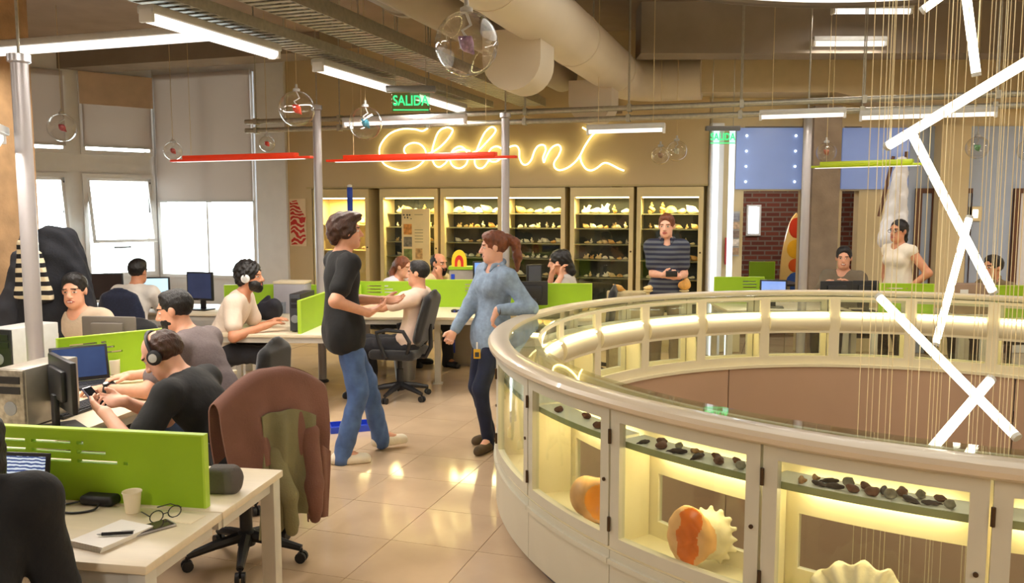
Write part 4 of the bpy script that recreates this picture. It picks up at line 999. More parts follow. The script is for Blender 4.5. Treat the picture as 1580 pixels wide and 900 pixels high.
def desk(label, P, rz, L, D, legs=((0,0),(1,0),(0,1),(1,1)), round_leg=False, legx=0.04):
    """P = near right corner on plan; local -x runs left, +y runs away"""
    t = thing('desk', label, 'desk', (P.x, P.y, 0), rz, 'office desks')
    mb = MB(); mb.b2((-L, 0, DZ-0.028), (0, D, DZ), 0.004); mb.ob('desk_top', M_top, t)
    mb = MB(); mb.b2((-L+0.03, 0.02, DZ-0.075), (-0.03, 0.045, DZ-0.028)); mb.b2((-L+0.03, D-0.045, DZ-0.075), (-0.03, D-0.02, DZ-0.028)); mb.b2((-0.05, 0.045, DZ-0.075), (-0.025, D-0.045, DZ-0.028)); mb.b2((-L+0.025, 0.045, DZ-0.075), (-L+0.05, D-0.045, DZ-0.028)); mb.ob('frame', M_dleg, t)
    for (x, y) in legs:
        px = -L+legx if x else -legx; py = D-legx if y else legx
        mb = MB()
        if round_leg: mb.cyl((px, py, 0.02), (px, py, DZ-0.028), 0.04, n=16); mb.lathe([(0.055, 0), (0.055, 0.018), (0.04, 0.024)], (px, py, 0), 16)
        else: mb.b2((px-0.03, py-0.03, 0), (px+0.03, py+0.03, DZ-0.028), 0.004)
        mb.ob('leg', M_pole if round_leg else M_dleg, t)
    return t
def panel(label, P0, P1, z0=DZ, h=0.26, slots=None, th=0.026, feet=True):
    """lime divider standing between two plan points"""
    d = P1-P0; d.z = 0; L = d.length; t = thing('divider_panel', label, 'divider', (P0.x, P0.y, z0), math.atan2(d.y, d.x), 'lime desk dividers')
    mb = MB(); y0, y1 = -th/2, th/2
    if slots:
        rows = [(h-0.045-0.034*i, 0.012) for i in range(3)]; zc = h; x0, ln = slots
        for i, (z, hh) in enumerate(rows):
            mb.b2((0, y0, z+hh/2), (L, y1, zc)); xs = [x0*L+0.02*i]
            end = (x0+ln*(0.7+0.15*i))*L; x = x0*L+0.01
            cuts = []
            while x < end: cuts.append((x, min(end, x+0.16))); x += 0.185
            p = 0
            for (a, b) in cuts: mb.b2((p, y0, z-hh/2), (a, y1, z+hh/2)); p = b
            mb.b2((p, y0, z-hh/2), (L, y1, z+hh/2)); zc = z-hh/2
        mb.b2((0, y0, 0), (L, y1, zc))
    else: mb.b2((0, y0, 0), (L, y1, h))
    mb.ob('panel', M_lime, t)
    mb = MB(); mb.b2((-0.008, y0-0.002, 0), (0, y1+0.002, h+0.006)); mb.b2((L, y0-0.002, 0), (L+0.008, y1+0.002, h+0.006)); mb.b2((0, y0-0.002, h), (L, y1+0.002, h+0.006)); mb.ob('edge_band', M_limee, t)
    return t
def office_chair(label, P, rz, fabric=None, arms=True, back=(0.46, 0.52), zb=0.50, grp='office swivel chairs', seat_z=0.46, tilt=0.10, base_rz=0.3):
    fb = fabric or M_fab; t = thing('office_chair', label, 'chair', (P[0], P[1], 0), rz, grp)
    for i in range(5):
        a = base_rz+2*PI*i/5; c, s_ = math.cos(a), math.sin(a)
        mb = MB(); mb.tube([(0.03*c, 0.03*s_, 0.125), (0.16*c, 0.16*s_, 0.105), (0.29*c, 0.29*s_, 0.075)], [0.030, 0.026, 0.018], 8); lg = mb.ob('base_leg', M_black, t)
        mb = MB(); pc = Vector((0.29*c, 0.29*s_, 0.028)); ax = Vector((-s_, c, 0)).normalized()
        for sg in (-1, 1): mb.cyl(pc+ax*0.006*sg, pc+ax*0.024*sg, 0.028, n=12)
        mb.cyl(pc, pc+Vector((0,0,0.045)), 0.008, n=6); mb.ob('caster', M_black, lg)
    mb = MB(); mb.lathe([(0.045, 0.08), (0.045, 0.15), (0.032, 0.16), (0.032, 0.28), (0.022, 0.285), (0.022, seat_z-0.07)], n=16); mb.ob('gas_column', M_black, t)
    mb = MB(); mb.box((0, 0, seat_z-0.06), (0.22, 0.24, 0.03), bev=0.01); mb.ob('seat_mechanism', M_black, t)
    link('seat', sdf_mesh('seat', [rbox((0, 0.0, seat_z-0.02), (0.20, 0.19, 0.012), 0.035), ell((0, 0.21, seat_z-0.025), (0.2, 0.06, 0.03), k=0.03)], 0.016, fb), t)
    w, h = back; yb = -0.235; R = Matrix.Rotation(tilt, 3, 'X'); zc = zb+h/2
    link('backrest', sdf_mesh('backrest', [rbox((0, yb-0.04, zc), (w/2-0.10, 0.006, h/2-0.10), 0.03, R, 0.03), ell((0, yb-0.04, zc), (w/2, 0.036, h/2), R, 0.05)], 0.014, fb), t)
    mb = MB(); mb.tube([(0, -0.10, seat_z-0.06), (0, -0.26, seat_z-0.05), (0, -0.31, seat_z+0.04), (0, yb-0.075, zc-0.05)], [0.022, 0.022, 0.022, 0.016], 8); mb.ob('back_bracket', M_black, t)
    if arms:
        for sg in (-1, 1):
            mb = MB(); x = 0.265*sg
            mb.tube([(0.19*sg, 0.02, seat_z-0.05), (x, 0.04, seat_z-0.03), (x, 0.10, seat_z+0.12), (x, 0.12, seat_z+0.20), (x, 0.02, seat_z+0.225), (x, -0.14, seat_z+0.215), (x, -0.20, seat_z+0.12), (0.20*sg, -0.14, seat_z-0.04)], 0.019, 8); mb.ob('armrest', M_black, t)
    return t
def monitor(label, P, rz, w=0.46, h=0.29, screen=None, zt=None, shell=None):
    """screen faces local -y"""
    t = thing('monitor', label, 'monitor', P, rz, 'computer monitors'); sh = shell or M_black
    mb = MB(); mb.box((0, 0.02, 0.006), (0.22, 0.17, 0.012), bev=0.005); mb.ob('stand_base', sh, t)
    mb = MB(); mb.box((0, 0.05, 0.09), (0.06, 0.025, 0.17), bev=0.005); mb.ob('stand_neck', sh, t)
    zc = 0.10+h/2
    mb = MB(); mb.box((0, 0.012, zc), (w, 0.028, h), bev=0.008); mb.box((0, 0.035, zc), (w*0.6, 0.03, h*0.6), bev=0.01); mb.ob('housing', sh, t)
    mb = MB(); mb.box((0, -0.003, zc+0.004), (w-0.035, 0.002, h-0.04)); mb.ob('screen', screen or M_scroff, t)
    mb = MB(); mb.box((0, -0.003, zc-h/2+0.009), (0.03, 0.002, 0.004)); mb.ob('badge', M_grey, t)
    return t
def laptop(label, P, rz, w=0.33, h=0.21, screen=None, ang=105, shell=None):
    t = thing('laptop', label, 'laptop', P, rz, 'laptops'); sh = shell or M_dark
    mb = MB(); mb.box((0, -0.11, 0.010), (w, 0.22, 0.018), bev=0.005); mb.ob('keyboard_base', sh, t)
    mb = MB()
    for r in range(4):
        for c in range(11): mb.box((-w*0.42+c*w*0.084, -0.05-r*0.026, 0.0205), (w*0.07, 0.02, 0.003))
    o = mb.ob('keys', M_black, t); o['kind'] = 'stuff'
    a = math.radians(ang-90); R = Matrix.Rotation(-a, 3, 'X')
    mb = MB(); mb.box(Vector((0, 0.0, 0.02))+R @ Vector((0, 0.004, h/2)), (w, 0.010, h), R=R, bev=0.004); lid = mb.ob('lid', sh, t)
    mb = MB(); mb.box(Vector((0, 0.0, 0.02))+R @ Vector((0, -0.002, h/2+0.004)), (w-0.03, 0.002, h-0.035), R=R); mb.ob('screen', screen or M_scr, lid)
    return t
def pc_tower(label, P, rz, w=0.18, h=0.38, d=0.40, m=None, face=None):
    t = thing('computer_tower', label, 'computer', P, rz, 'computer towers')
    mb = MB(); mb.b2((-w/2, 0, 0.01), (w/2, d, h), 0.005); mb.ob('case', m or M_black, t)
    mb = MB(); mb.b2((-w/2+0.004, -0.015, 0.012), (w/2-0.004, 0.0, h-0.004), 0.004); mb.ob('front_panel', face or M_dark, t)
    for k in range(2): mb = MB(); mb.b2((-w/2+0.02, -0.019, h-0.07-0.05*k), (w/2-0.02, -0.014, h-0.035-0.05*k)); mb.ob('drive_bay', M_black, t)
    mb = MB(); mb.lathe([(0.035, 0), (0.035, 0.006), (0.028, 0.008)], (0, -0.012, h*0.35), 14, R=Matrix.Rotation(PI/2, 3, 'X')); mb.ob('fan_grille', M_grey, t)
    for sx in (-1, 1):
        mb = MB(); mb.b2((sx*w*0.3-0.015, 0.03, 0), (sx*w*0.3+0.015, d-0.03, 0.012)); mb.ob('foot', M_black, t)
    return t
def keyboard(label, P, rz):
    t = thing('keyboard', label, 'keyboard', P, rz); mb = MB(); mb.box((0,0,0.009), (0.44, 0.15, 0.016), bev=0.004); mb.ob('tray', M_black, t)
    mb = MB()
    for r in range(5):
        for c in range(18): mb.box((-0.203+c*0.024, 0.052-r*0.026, 0.020), (0.019, 0.020, 0.006))
    o = mb.ob('keys', M_dark, t); o['kind'] = 'stuff'; return t
def mouse(label, P, rz):
    t = thing('computer_mouse', label, 'mouse', P, rz); link('shell', sdf_mesh('shell', [ell((0,0,0.012), (0.032,0.055,0.024)), cut((0,0,-1), (0,0,0.001))], 0.006, M_black), t)
    mb = MB(); mb.cyl((-0.004, 0.028, 0.032), (0.004, 0.028, 0.032), 0.008, n=10); mb.ob('wheel', M_grey, t); return t
def headset(label, P, R, band=0.098, group='headsets'):
    """P = head centre, R = head rotation (x right, y forward)"""
    t = thing('headset', label, 'headset', P); t.rotation_euler = R.to_euler(); t['group'] = group
    mb = MB(); mb.tube([((band)*math.cos(a), -0.01, 0.0+0.128*math.sin(a)) for a in [PI*i/18 for i in range(19)]], 0.009, 8); mb.ob('headband', M_black, t)
    for sg in (-1, 1):
        mb = MB(); mb.lathe([(0.034, 0), (0.038, 0.006), (0.038, 0.018), (0.026, 0.026)], (sg*0.083, -0.008, -0.008), 18, R=Matrix.Rotation(sg*PI/2, 3, 'Y')); ec = mb.ob('ear_cup', M_black, t)
        mb = MB(); mb.lathe([(0.022, 0.026), (0.022, 0.030), (0.010, 0.032)], (sg*0.083, -0.008, -0.008), 14, R=Matrix.Rotation(sg*PI/2, 3, 'Y')); mb.ob('silver_disc', M_lgrey, ec)
    return t
# ---------------------------------------------------------------- near desks
cA = G(225, 875, DZ); rzD = -DK
LA = 1.7
dA = desk('cream desk with the notepad and phone', cA, rzD, LA, 0.455, legs=((0,0), (1,0)))
cB = cA+DA*0.46; dBk = desk('narrow cream desk behind the slotted lime divider', cB, rzD, LA, 0.49, legs=((0,1), (1,1)))
pR = G(318, 783, DZ); panel('lime divider with long slots between the near desks', pR-DB*1.12, pR, slots=(0.22, 0.52), h=0.262)
cC = cB+DA*0.50-DB*1.22; dC = desk('long cream desk before the two men at work', cC, rzD, 1.5, 1.95)
panel('lime divider with slots behind the white mug', G(89, 524, 0.99).to_2d().to_3d(), G(252, 508, 0.99).to_2d().to_3d(), slots=(0.08, 0.5), h=0.26)
pg0, pg1 = A(24, 560, 5.2), A(58, 545, 5.7); panel('small lime divider beside the grey service pole', Vector((pg0.x-0.3, pg0.y-0.4, 0)), Vector((pg1.x-0.12, pg1.y, 0)), h=0.24)
cD0 = G(262, 552, DZ)
desk('cream desk of the smiling man', Vector((-2.35, 5.72, 0)), rzD, 1.5, 0.45)
# things on the near desk
P = G(205, 791, DZ); t = thing('paper_cup', 'white paper cup beside the lime divider', 'cup', P)
mb = MB(); mb.lathe([(0.022, 0.0), (0.024, 0.002), (0.031, 0.072), (0.034, 0.074), (0.033, 0.078), (0.030, 0.076), (0.028, 0.07), (0.022, 0.006), (0.001, 0.005)], n=24, caps=False); mb.ob('cup', mat('paper_cup_cream', (238,226,196), rough=0.6), t)
P = G(157, 777, DZ); t = thing('router_box', 'small black plastic box with cables on the near desk', 'network box', P, -0.2)
mb = MB(); mb.box((0,0,0.018), (0.135, 0.075, 0.036), bev=0.014, seg=3); mb.ob('housing', M_black, t)
mb = MB(); mb.tube(smoothpath([(-0.06,-0.02,0.012), (-0.12,-0.05,0.005), (-0.20,-0.05,0.005), (-0.30,-0.02,0.005)]), 0.004, 6); mb.ob('cable', M_black, t)
mb = MB(); mb.tube(smoothpath([(0.02,-0.037,0.012), (0.025,-0.08,0.005), (-0.03,-0.12,0.005), (-0.12,-0.11,0.005), (-0.2,-0.13,0.005)]), 0.004, 6); mb.ob('cable', M_black, t)
P = G(170, 831, DZ); t = thing('notepad', 'white paper notepad on the near desk', 'notepad', P, -DK-0.25)
for k in range(5): mb = MB(); mb.box((0.0015*k, 0.001*k, 0.002+0.0035*k), (0.145, 0.20, 0.003)); mb.ob('page', mat('paper_white', (244,240,232), rough=0.7, var=0.02), t)
P = G(180, 826, DZ+0.019); t = thing('pen', 'black pen lying on the white notepad', 'pen', P, 0.15)
mb = MB(); mb.cyl((-0.045,0,0.006), (0.05,0,0.006), 0.0055, n=10); mb.ob('barrel', M_black, t)
mb = MB(); mb.cyl((-0.06,0,0.006), (-0.045,0,0.006), 0.0015, 0.005, n=10); mb.ob('tip', M_lgrey, t)
mb = MB(); mb.b2((0.015,-0.002,0.011), (0.055,0.002,0.0135)); mb.ob('clip', M_alu, t)
P = G(234, 817, DZ); t = thing('smartphone', 'dark smartphone lying beside the notepad', 'phone', P, -0.75)
mb = MB(); mb.box((0,0,0.005), (0.07, 0.14, 0.009), bev=0.004); mb.ob('body', M_alu, t)
mb = MB(); mb.box((0,0,0.0098), (0.064, 0.125, 0.001)); mb.ob('screen', mat('phone_screen', (66,56,52), rough=0.1), t)
P = G(256, 803, DZ); t = thing('eyeglasses', 'black eyeglasses standing folded beside the smartphone', 'eyeglasses', P, 0.9)
for sg in (-1, 1):
    mb = MB(); mb.tube([(0.033*sg+0.024*math.cos(2*PI*i/16), 0, 0.022+0.02*math.sin(2*PI*i/16)) for i in range(16)], 0.002, 6, closed=True); mb.ob('rim', M_black, t)
    mb = MB(); mb.tube([(0.058*sg, 0, 0.03), (0.058*sg*0.9, 0.06, 0.03), (0.03*sg, 0.11, 0.012)], 0.002, 6); mb.ob('temple', M_black, t)
mb = MB(); mb.cyl((-0.01,0,0.025), (0.01,0,0.025), 0.002, n=6); mb.ob('bridge', M_black, t)
P = G(283, 800, DZ); mb = MB(); mb.box((0,0,0.001), (0.12, 0.08, 0.002)); mb.ob('paper_sheet', mat('paper_beige', (236,222,190), rough=0.7), loc=P, rz=-0.3, label='small pale paper sheet beside the eyeglasses', cat='paper')
t = thing('fabric_pouch', 'grey fabric pouch on the desk corner behind the lime divider', 'pouch', G(342, 762, DZ)+Vector((0,0.02,0)), -DK+0.1)
link('pouch', sdf_mesh('pouch', [rbox((0,0,0.05), (0.035,0.012,0.028), 0.022), cap((-0.045,0,0.03), (0.045,0,0.055), 0.028, 0.03), cap((-0.04,0.0,0.02), (0.045,0,0.018), 0.018, 0.018)], 0.006, mat('pouch_grey', (92,86,84), rough=0.9, var=0.1, bump=0.3, bscale=80), fold=0.003), t)
M_scrp = wavemat('screen_page', (200,216,236), (66,84,130), scale=26, rough=0.2, direction='Z', dist=4.0)
b_ = M_scrp.node_tree.nodes['Principled BSDF']; b_.inputs['Emission Strength'].default_value = 0.6
M_scrp.node_tree.links.new([x for x in M_scrp.node_tree.nodes if x.type == 'VALTORGB'][-1].outputs[0], b_.inputs['Emission Color'])
pl_ = A(58, 772, 2.92); laptop('open laptop with a lit page on the near desk', Vector((pl_.x-0.10, 2.90, DZ)), -0.12, 0.31, 0.185, M_scrp, 100, M_black)
# long desk: towers, monitor, laptop, mug, keyboard, mouse
M_silver = mat('silver_case', (178,172,160), rough=0.35, metal=0.5, var=0.1, scale=10)
P = G(22, 662, DZ); pc_tower('open silver computer tower on the long desk', P, -0.2, 0.16, 0.295, 0.36, M_silver, mat('silver_face', (150,142,128), rough=0.4, metal=0.4, var=0.4, scale=30))
P = G(6, 580, DZ); pc_tower('dark computer tower beside the grey service pole', Vector((P.x-0.02, P.y+0.02, DZ)), -0.3, 0.2, 0.30, 0.36, M_lgrey, M_black)
P = G(98, 664, DZ); monitor('black monitor turned towards the man with the headset', Vector((P.x+0.0, P.y+0.04, DZ)), math.radians(132), 0.40, 0.25, M_scr)
P = G(118, 598, DZ); laptop('open laptop with a dark blue screen before the bearded man', Vector((P.x-0.02, P.y+0.10, DZ)), math.radians(35), 0.32, 0.215, M_scr, 108, M_black)
P = G(176, 577, DZ); t = thing('mug', 'white mug before the lime divider', 'mug', P)
mb = MB(); mb.lathe([(0.032, 0.0), (0.037, 0.004), (0.040, 0.092), (0.038, 0.095), (0.036, 0.09), (0.034, 0.008), (0.001, 0.007)], n=24, caps=False); mb.ob('cup', mat('mug_white', (232,220,200), rough=0.3), t)
mb = MB(); mb.tube([(-0.038, 0, 0.075), (-0.062, 0, 0.07), (-0.068, 0, 0.045), (-0.056, 0, 0.022), (-0.036, 0, 0.02)], 0.006, 8); mb.ob('handle', MATS['mug_white'], t)
keyboard('black keyboard on the long desk before the men', Vector((-2.30, 4.40, DZ)), math.radians(80))
P = G(180, 610, DZ); mouse('black mouse under the bearded man\'s hand', Vector((P.x, P.y, DZ)), 1.2)
P = G(108, 553, DZ); monitor('grey backed monitor before the smiling man', Vector((-2.82, 5.86, DZ)), math.radians(172), 0.40, 0.21, M_scr, shell=mat('monitor_grey_brown', (112,104,96), rough=0.5))
# ---------------------------------------------------------------- near chairs
office_chair('dark office chair under the person in the black sweater', (-1.40, 1.96), 0.1, back=(0.50, 0.52), zb=0.57, arms=False)
office_chair('black office chair with a jacket over its back', (-1.36, 4.17), math.radians(48), back=(0.46, 0.50), zb=0.50)
office_chair('black office chair behind the bearded man', (-1.70, 5.0), math.radians(80), back=(0.46, 0.55), zb=0.49, arms=False)
# draped jacket over that chair
M_jb = mat('jacket_mauve_brown', (122,84,72), rough=0.9, var=0.1, scale=8, bump=0.25, bscale=120); M_jo = mat('jacket_olive', (122,116,84), rough=0.9, var=0.12, scale=8, bump=0.25, bscale=120)
JR = math.radians(48)
t = thing('jacket', 'mauve brown jacket with olive lining draped over the office chair', 'jacket', (-1.36, 4.17, 0), JR)
def sheet(nm, xa, xb, drop_b, drop_f, m, off=0.0, start=None, amp=0.016, fr=26, nx=40, ny=40, par=None, skew=0.0, ph=0.0):
    """cloth laid over the chair back: x across, runs from the front hem over the top to the back hem"""
    vs = []; fs = []
    for j in range(ny+1):
        for i in range(nx+1):
            x = xa+(xb-xa)*i/nx; top = 1.035-1.15*max(0.0, abs(x)-0.05)**1.6+off; r = 0.055+off
            lf, lb = drop_f, drop_b*(1+0.10*math.sin(x*11+ph)); L = lf+PI*r+lb; s_ = L*j/ny if start is None else (lf+PI*r+start)+(lb-start)*j/ny
            if s_ < lf: y = -0.275+r+0.25*0.0; z = top-r-(lf-s_); hang = (lf-s_)
            elif s_ < lf+PI*r: a = (s_-lf)/r; y = -0.275+r*math.cos(a); z = top-r+r*math.sin(a); hang = 0
            else: hang = s_-lf-PI*r; y = -0.275-r-0.05*math.sin(min(hang/0.4, 1)*PI/2); z = top-r-hang
            w = min(1.0, hang/0.25); y += amp*w*(math.sin(fr*x+3*z+ph)+0.5*math.sin(fr*1.9*x+1+5*z)); xx = x*(1-0.20*w*min(1, hang/0.6))+skew*hang
            vs.append((xx, y, z))
    o = len(vs); th = 0.012
    vs += [(x, y+(th if (start is not None or k//(nx+1) > ny*0.42) else -th), z-0.0) for k, (x, y, z) in enumerate(vs)]
    q = lambda i, j, s_: s_+j*(nx+1)+i
    for j in range(ny):
        for i in range(nx): fs.append([q(i,j,0), q(i+1,j,0), q(i+1,j+1,0), q(i,j+1,0)]); fs.append([q(i,j,o), q(i,j+1,o), q(i+1,j+1,o), q(i+1,j,o)])
    for i in range(nx): fs.append([q(i,0,0), q(i,0,o), q(i+1,0,o), q(i+1,0,0)]); fs.append([q(i,ny,0), q(i+1,ny,0), q(i+1,ny,o), q(i,ny,o)])
    for j in range(ny): fs.append([q(0,j,0), q(0,j+1,0), q(0,j+1,o), q(0,j,o)]); fs.append([q(nx,j,0), q(nx,j,o), q(nx,j+1,o), q(nx,j+1,0)])
    b = MB(); return b.add(vs, fs).ob(nm, m, par, smooth=80)
sheet('jacket_back', -0.30, 0.28, 0.40, 0.26, M_jb, 0.0, par=t)
sheet('jacket_skirt', 0.15, 0.28, 0.66, 0.1, M_jb, 0.006, start=0.28, amp=0.02, fr=34, par=t, ph=1.0)
sheet('olive_lining', -0.10, 0.20, 0.66, 0.1, M_jo, 0.02, start=0.14, amp=0.014, fr=38, par=t, ph=2.0, skew=-0.12)
p = [cap((0.14,-0.37,0.70), (0.13,-0.42,0.46), 0.05, 0.042, 0.03), cap((0.13,-0.42,0.46), (0.13,-0.42,0.33), 0.042, 0.036, 0.03), cap((0.13,-0.42,0.33), (0.13,-0.42,0.29), 0.030, 0.030, 0.01)]
link('sleeve', sdf_mesh('sleeve', p, 0.009, M_jb, fold=0.004), t)
p = [cap((-0.06,-0.37,0.64), (-0.02,-0.43,0.44), 0.045, 0.038, 0.03), cap((-0.02,-0.43,0.44), (-0.01,-0.43,0.31), 0.038, 0.034, 0.03), cap((-0.01,-0.43,0.31), (-0.01,-0.43,0.27), 0.028, 0.028, 0.01)]
link('sleeve', sdf_mesh('sleeve', p, 0.009, M_jo, fold=0.004), t)
# coats and striped scarf behind the pole
cx = A(92, 440, 6.5); t = thing('coat_stand', 'coat stand hidden under dark coats', 'coat stand', (cx.x, 6.55, 0))
mb = MB(); mb.cyl((0,0,0.03), (0,0,1.56), 0.02, n=10); mb.ob('post', M_blackmet, t)
for i in range(4): a = i*PI/2; mb = MB(); mb.tube([(0,0,0.05), (0.2*math.cos(a),0.2*math.sin(a),0.02)], 0.015, 8); mb.ob('foot', M_blackmet, t)
for i in range(4): a = i*PI/2+0.4; mb = MB(); mb.tube([(0,0,1.50), (0.07*math.cos(a),0.07*math.sin(a),1.50), (0.09*math.cos(a),0.09*math.sin(a),1.53)], 0.01, 6); mb.ob('hook', M_blackmet, t)
M_coat = mat('coat_black', (24,26,34), rough=0.9, var=0.2, scale=10, bump=0.3, bscale=60)
t = thing('coat', 'black winter coat hanging on the coat stand', 'coat', (cx.x+0.03, 6.43, 0.05))
link('coat_body', sdf_mesh('coat_body', [cap((-0.05,0,1.52), (0.06,0,1.50), 0.09, 0.10, 0.06), cap((-0.12,0,1.36), (-0.18,-0.03,0.75), 0.12, 0.14, 0.08), cap((0.10,0,1.36), (0.19,-0.03,0.78), 0.11, 0.13, 0.08), cap((0.0,-0.05,1.36), (0.0,-0.07,0.78), 0.12, 0.14, 0.08), cap((0.16,-0.05,1.28), (0.26,-0.06,0.85), 0.06, 0.05, 0.04)], 0.014, M_coat, fold=0.008), t)
M_scarf = wavemat('scarf_stripes', (226,212,180), (26,24,28), scale=4.6, rough=0.9, direction='Z', dist=0.6)
t = thing('scarf', 'black and cream striped scarf hanging over the dark coat', 'scarf', (cx.x-0.07, 6.22, 0.04))
link('scarf_cloth', sdf_mesh('scarf_cloth', [cap((-0.05,0.06,1.58), (-0.02,0,1.48), 0.03, 0.04, 0.03), rbox((-0.02,0,1.30), (0.05,0.006,0.20), 0.022, Matrix.Rotation(0.12, 3, 'Y'), 0.03), rbox((0.07,0.02,1.24), (0.035,0.006,0.17), 0.02, Matrix.Rotation(-0.22, 3, 'Y'), 0.02)], 0.009, M_scarf, fold=0.004), t)
t = thing('coat', 'grey jacket hanging against the concrete column', 'coat', (A(18, 480, 6.4).x, 6.42, 0))
link('coat_body', sdf_mesh('coat_body', [cap((0.08,0,1.42), (0.0,0,1.0), 0.06, 0.10, 0.06), cap((0.0,0,1.0), (-0.08,-0.02,0.6), 0.12, 0.12, 0.06)], 0.014, mat('jacket_grey', (56,58,66), rough=0.9, var=0.2, bump=0.2, bscale=60), fold=0.008), t)
# ---------------------------------------------------------------- window side desks
desk('cream desk of the man with white headphones', Vector((-1.52, 7.02, 0)), -0.06, 0.98, 1.45, legs=((0,1), (1,1)), round_leg=True)
mb = None
desk('cream desk along the window wall', Vector((-2.95, 8.45, 0)), -0.1, 2.6, 0.8)
P = Vector((-1.95, 7.30, DZ)); pc_tower('black computer tower beside the lime corner divider', Vector((-1.86, 7.18, DZ)), -0.1, 0.10, 0.33, 0.36)
panel('lime corner divider beside the navy pen pot', Vector((-1.80, 7.08, 0)), Vector((-1.72, 8.0, 0)), h=0.28)
P = G(482, 500, DZ); t = thing('pen_pot', 'navy pen pot on the desk corner', 'pen pot', P)
mb = MB(); mb.lathe([(0.036, 0), (0.038, 0.003), (0.038, 0.105), (0.034, 0.105), (0.034, 0.01), (0.001, 0.008)], n=18, caps=False); mb.ob('pot', mat('navy_plastic', (24,34,96), rough=0.4), t)
for k in range(3): mb = MB(); mb.cyl((0.01*k-0.01, 0.005, 0.02), (0.022*k-0.02, 0.01*k, 0.15), 0.004, n=6); mb.ob('pen', (M_lgrey, M_lime, M_black)[k], t)
t = thing('water_glass', 'clear drinking glass on the white headphones desk', 'glass', G(437, 484, DZ)); mb = MB(); mb.lathe([(0.026, 0), (0.033, 0.12), (0.031, 0.12), (0.024, 0.006), (0.001, 0.005)], n=18, caps=False); mb.ob('tumbler', glass('tumbler', tint=(0.8,0.86,0.92), base=0.12), t)
monitor('monitor with a pale lit screen by the window', Vector((A(240, 440, 9.0).x, 8.95, DZ)), 0.15, 0.33, 0.23, M_scrw)
monitor('black monitor beside the white shirted person', Vector((A(160, 450, 8.8).x, 8.8, DZ)), 0.1, 0.40, 0.28, mat('screen_brown', (52,44,46), rough=0.2))
monitor('dark blue monitor before the broad window', Vector((A(305, 440, 8.7).x, 8.75, DZ)), -0.35, 0.33, 0.30, mat('screen_navy', (52,66,104), rough=0.25, var=0.1, emit=0.08, ecol=lin((60,80,140))))
t = thing('storage_box', 'pale grey storage box on the desk beside the service pole', 'box', Vector((A(458, 440, 8.7).x, 8.55, DZ)), -0.1)
mb = MB(); mb.b2((-0.17, -0.1, 0), (0.15, 0.12, 0.30), 0.006); mb.ob('box_body', mat('box_grey', (160,158,166), rough=0.6), t)
mb = MB(); mb.b2((-0.175, -0.105, 0.30), (0.155, 0.125, 0.325), 0.005); mb.ob('lid', mat('box_lid', (220,206,176), rough=0.6), t)
desk('cream desk end beside the slim service pole', Vector((-1.62, 8.50, 0)), -0.06, 1.25, 0.72)
panel('lime divider behind the man with white headphones', Vector((-2.95, 8.62, 0)), Vector((-2.35, 8.72, 0)), h=0.27)
panel('lime divider beside the pale grey storage box', Vector((-2.32, 9.0, 0)), Vector((-1.62, 8.95, 0)), h=0.24)
t = thing('backpack', 'dark backpack on the desk behind the man with white headphones', 'backpack', Vector((A(415, 460, 8.0).x, 8.0, DZ)))
link('bag', sdf_mesh('bag', [ell((0,0,0.09), (0.13,0.10,0.10)), ell((0.06,-0.05,0.14), (0.07,0.06,0.07)), cap((-0.1,0,0.12), (0.0,0.0,0.22), 0.02, 0.02)], 0.012, mat('bag_dark', (34,34,44), rough=0.85, var=0.3, scale=12), fold=0.006), t)
office_chair('navy office chair of the person in the white shirt', (A(203, 470, 8.05).x, 8.1), 0.0, M_navy, arms=False, back=(0.46, 0.60), zb=0.46)
office_chair('black office chair of the man with white headphones', (A(318, 480, 7.35).x, 7.35), math.radians(-90), arms=False, back=(0.44, 0.50), zb=0.47)
office_chair('black office chair of the smiling man', (-3.02, 6.45), math.radians(183), arms=False, back=(0.44, 0.46), zb=0.46)
# ---------------------------------------------------------------- middle desks before the cabinets
desk('cream desk of the man in the pale pink shirt', Vector((-0.22, 8.14, 0)), -0.04, 1.42, 0.86, legs=((1,1), (0,1)))
mb = MB(); pm = thing('desk_post', 'square cream desk post under the pink shirt man\'s desk', 'post', (-0.76, 8.51, 0)); mb.b2((-0.03,-0.03,0), (0.03,0.03,DZ-0.076)); mb.ob('post', M_dleg, pm); mb = MB(); mb.b2((-0.05,-0.05,0), (0.05,0.05,0.008)); mb.ob('foot_plate', M_dleg, pm)
panel('lime divider before the red haired woman', Vector((-1.64, 9.06, 0)), Vector((-0.96, 9.04, 0)), slots=(0.1, 0.5), h=0.27)
panel('lime divider before the bearded man at the cabinets', Vector((-0.95, 9.04, 0)), Vector((0.02, 9.0, 0)), slots=(0.45, 0.4), h=0.29)
panel('lime divider before the woman on the phone', Vector((0.05, 8.48, 0)), Vector((0.80, 8.46, 0)), slots=None, h=0.30)
desk('cream desk behind the lime dividers', Vector((0.6, 9.08, 0)), -0.02, 2.3, 0.42)
desk('cream desk beside the woman on the phone', Vector((0.82, 8.1, 0)), -0.02, 0.78, 0.48)
monitor('black monitor with its back to the aisle beside the ponytailed woman', Vector((A(822, 455, 8.3).x, 8.34, DZ)), math.radians(185), 0.30, 0.24)
P = G(705, 474, DZ+0.001); t = thing('headphones', 'blue and black headphones lying on the desk', 'headphones', Vector((-0.52, 8.55, DZ)))
mb = MB(); mb.tube([(0.07*math.cos(a), 0.07*math.sin(a), 0.012) for a in [PI*1.1*i/12 for i in range(13)]], 0.010, 8); mb.ob('headband', mat('blue_plastic', (34,54,150), rough=0.4), t)
for sg in (-1, 1): mb = MB(); mb.lathe([(0.034, 0), (0.036, 0.02), (0.02, 0.03)], (0.07*sg, -0.02*sg, 0.0), 14); mb.ob('ear_cup', M_black, t)
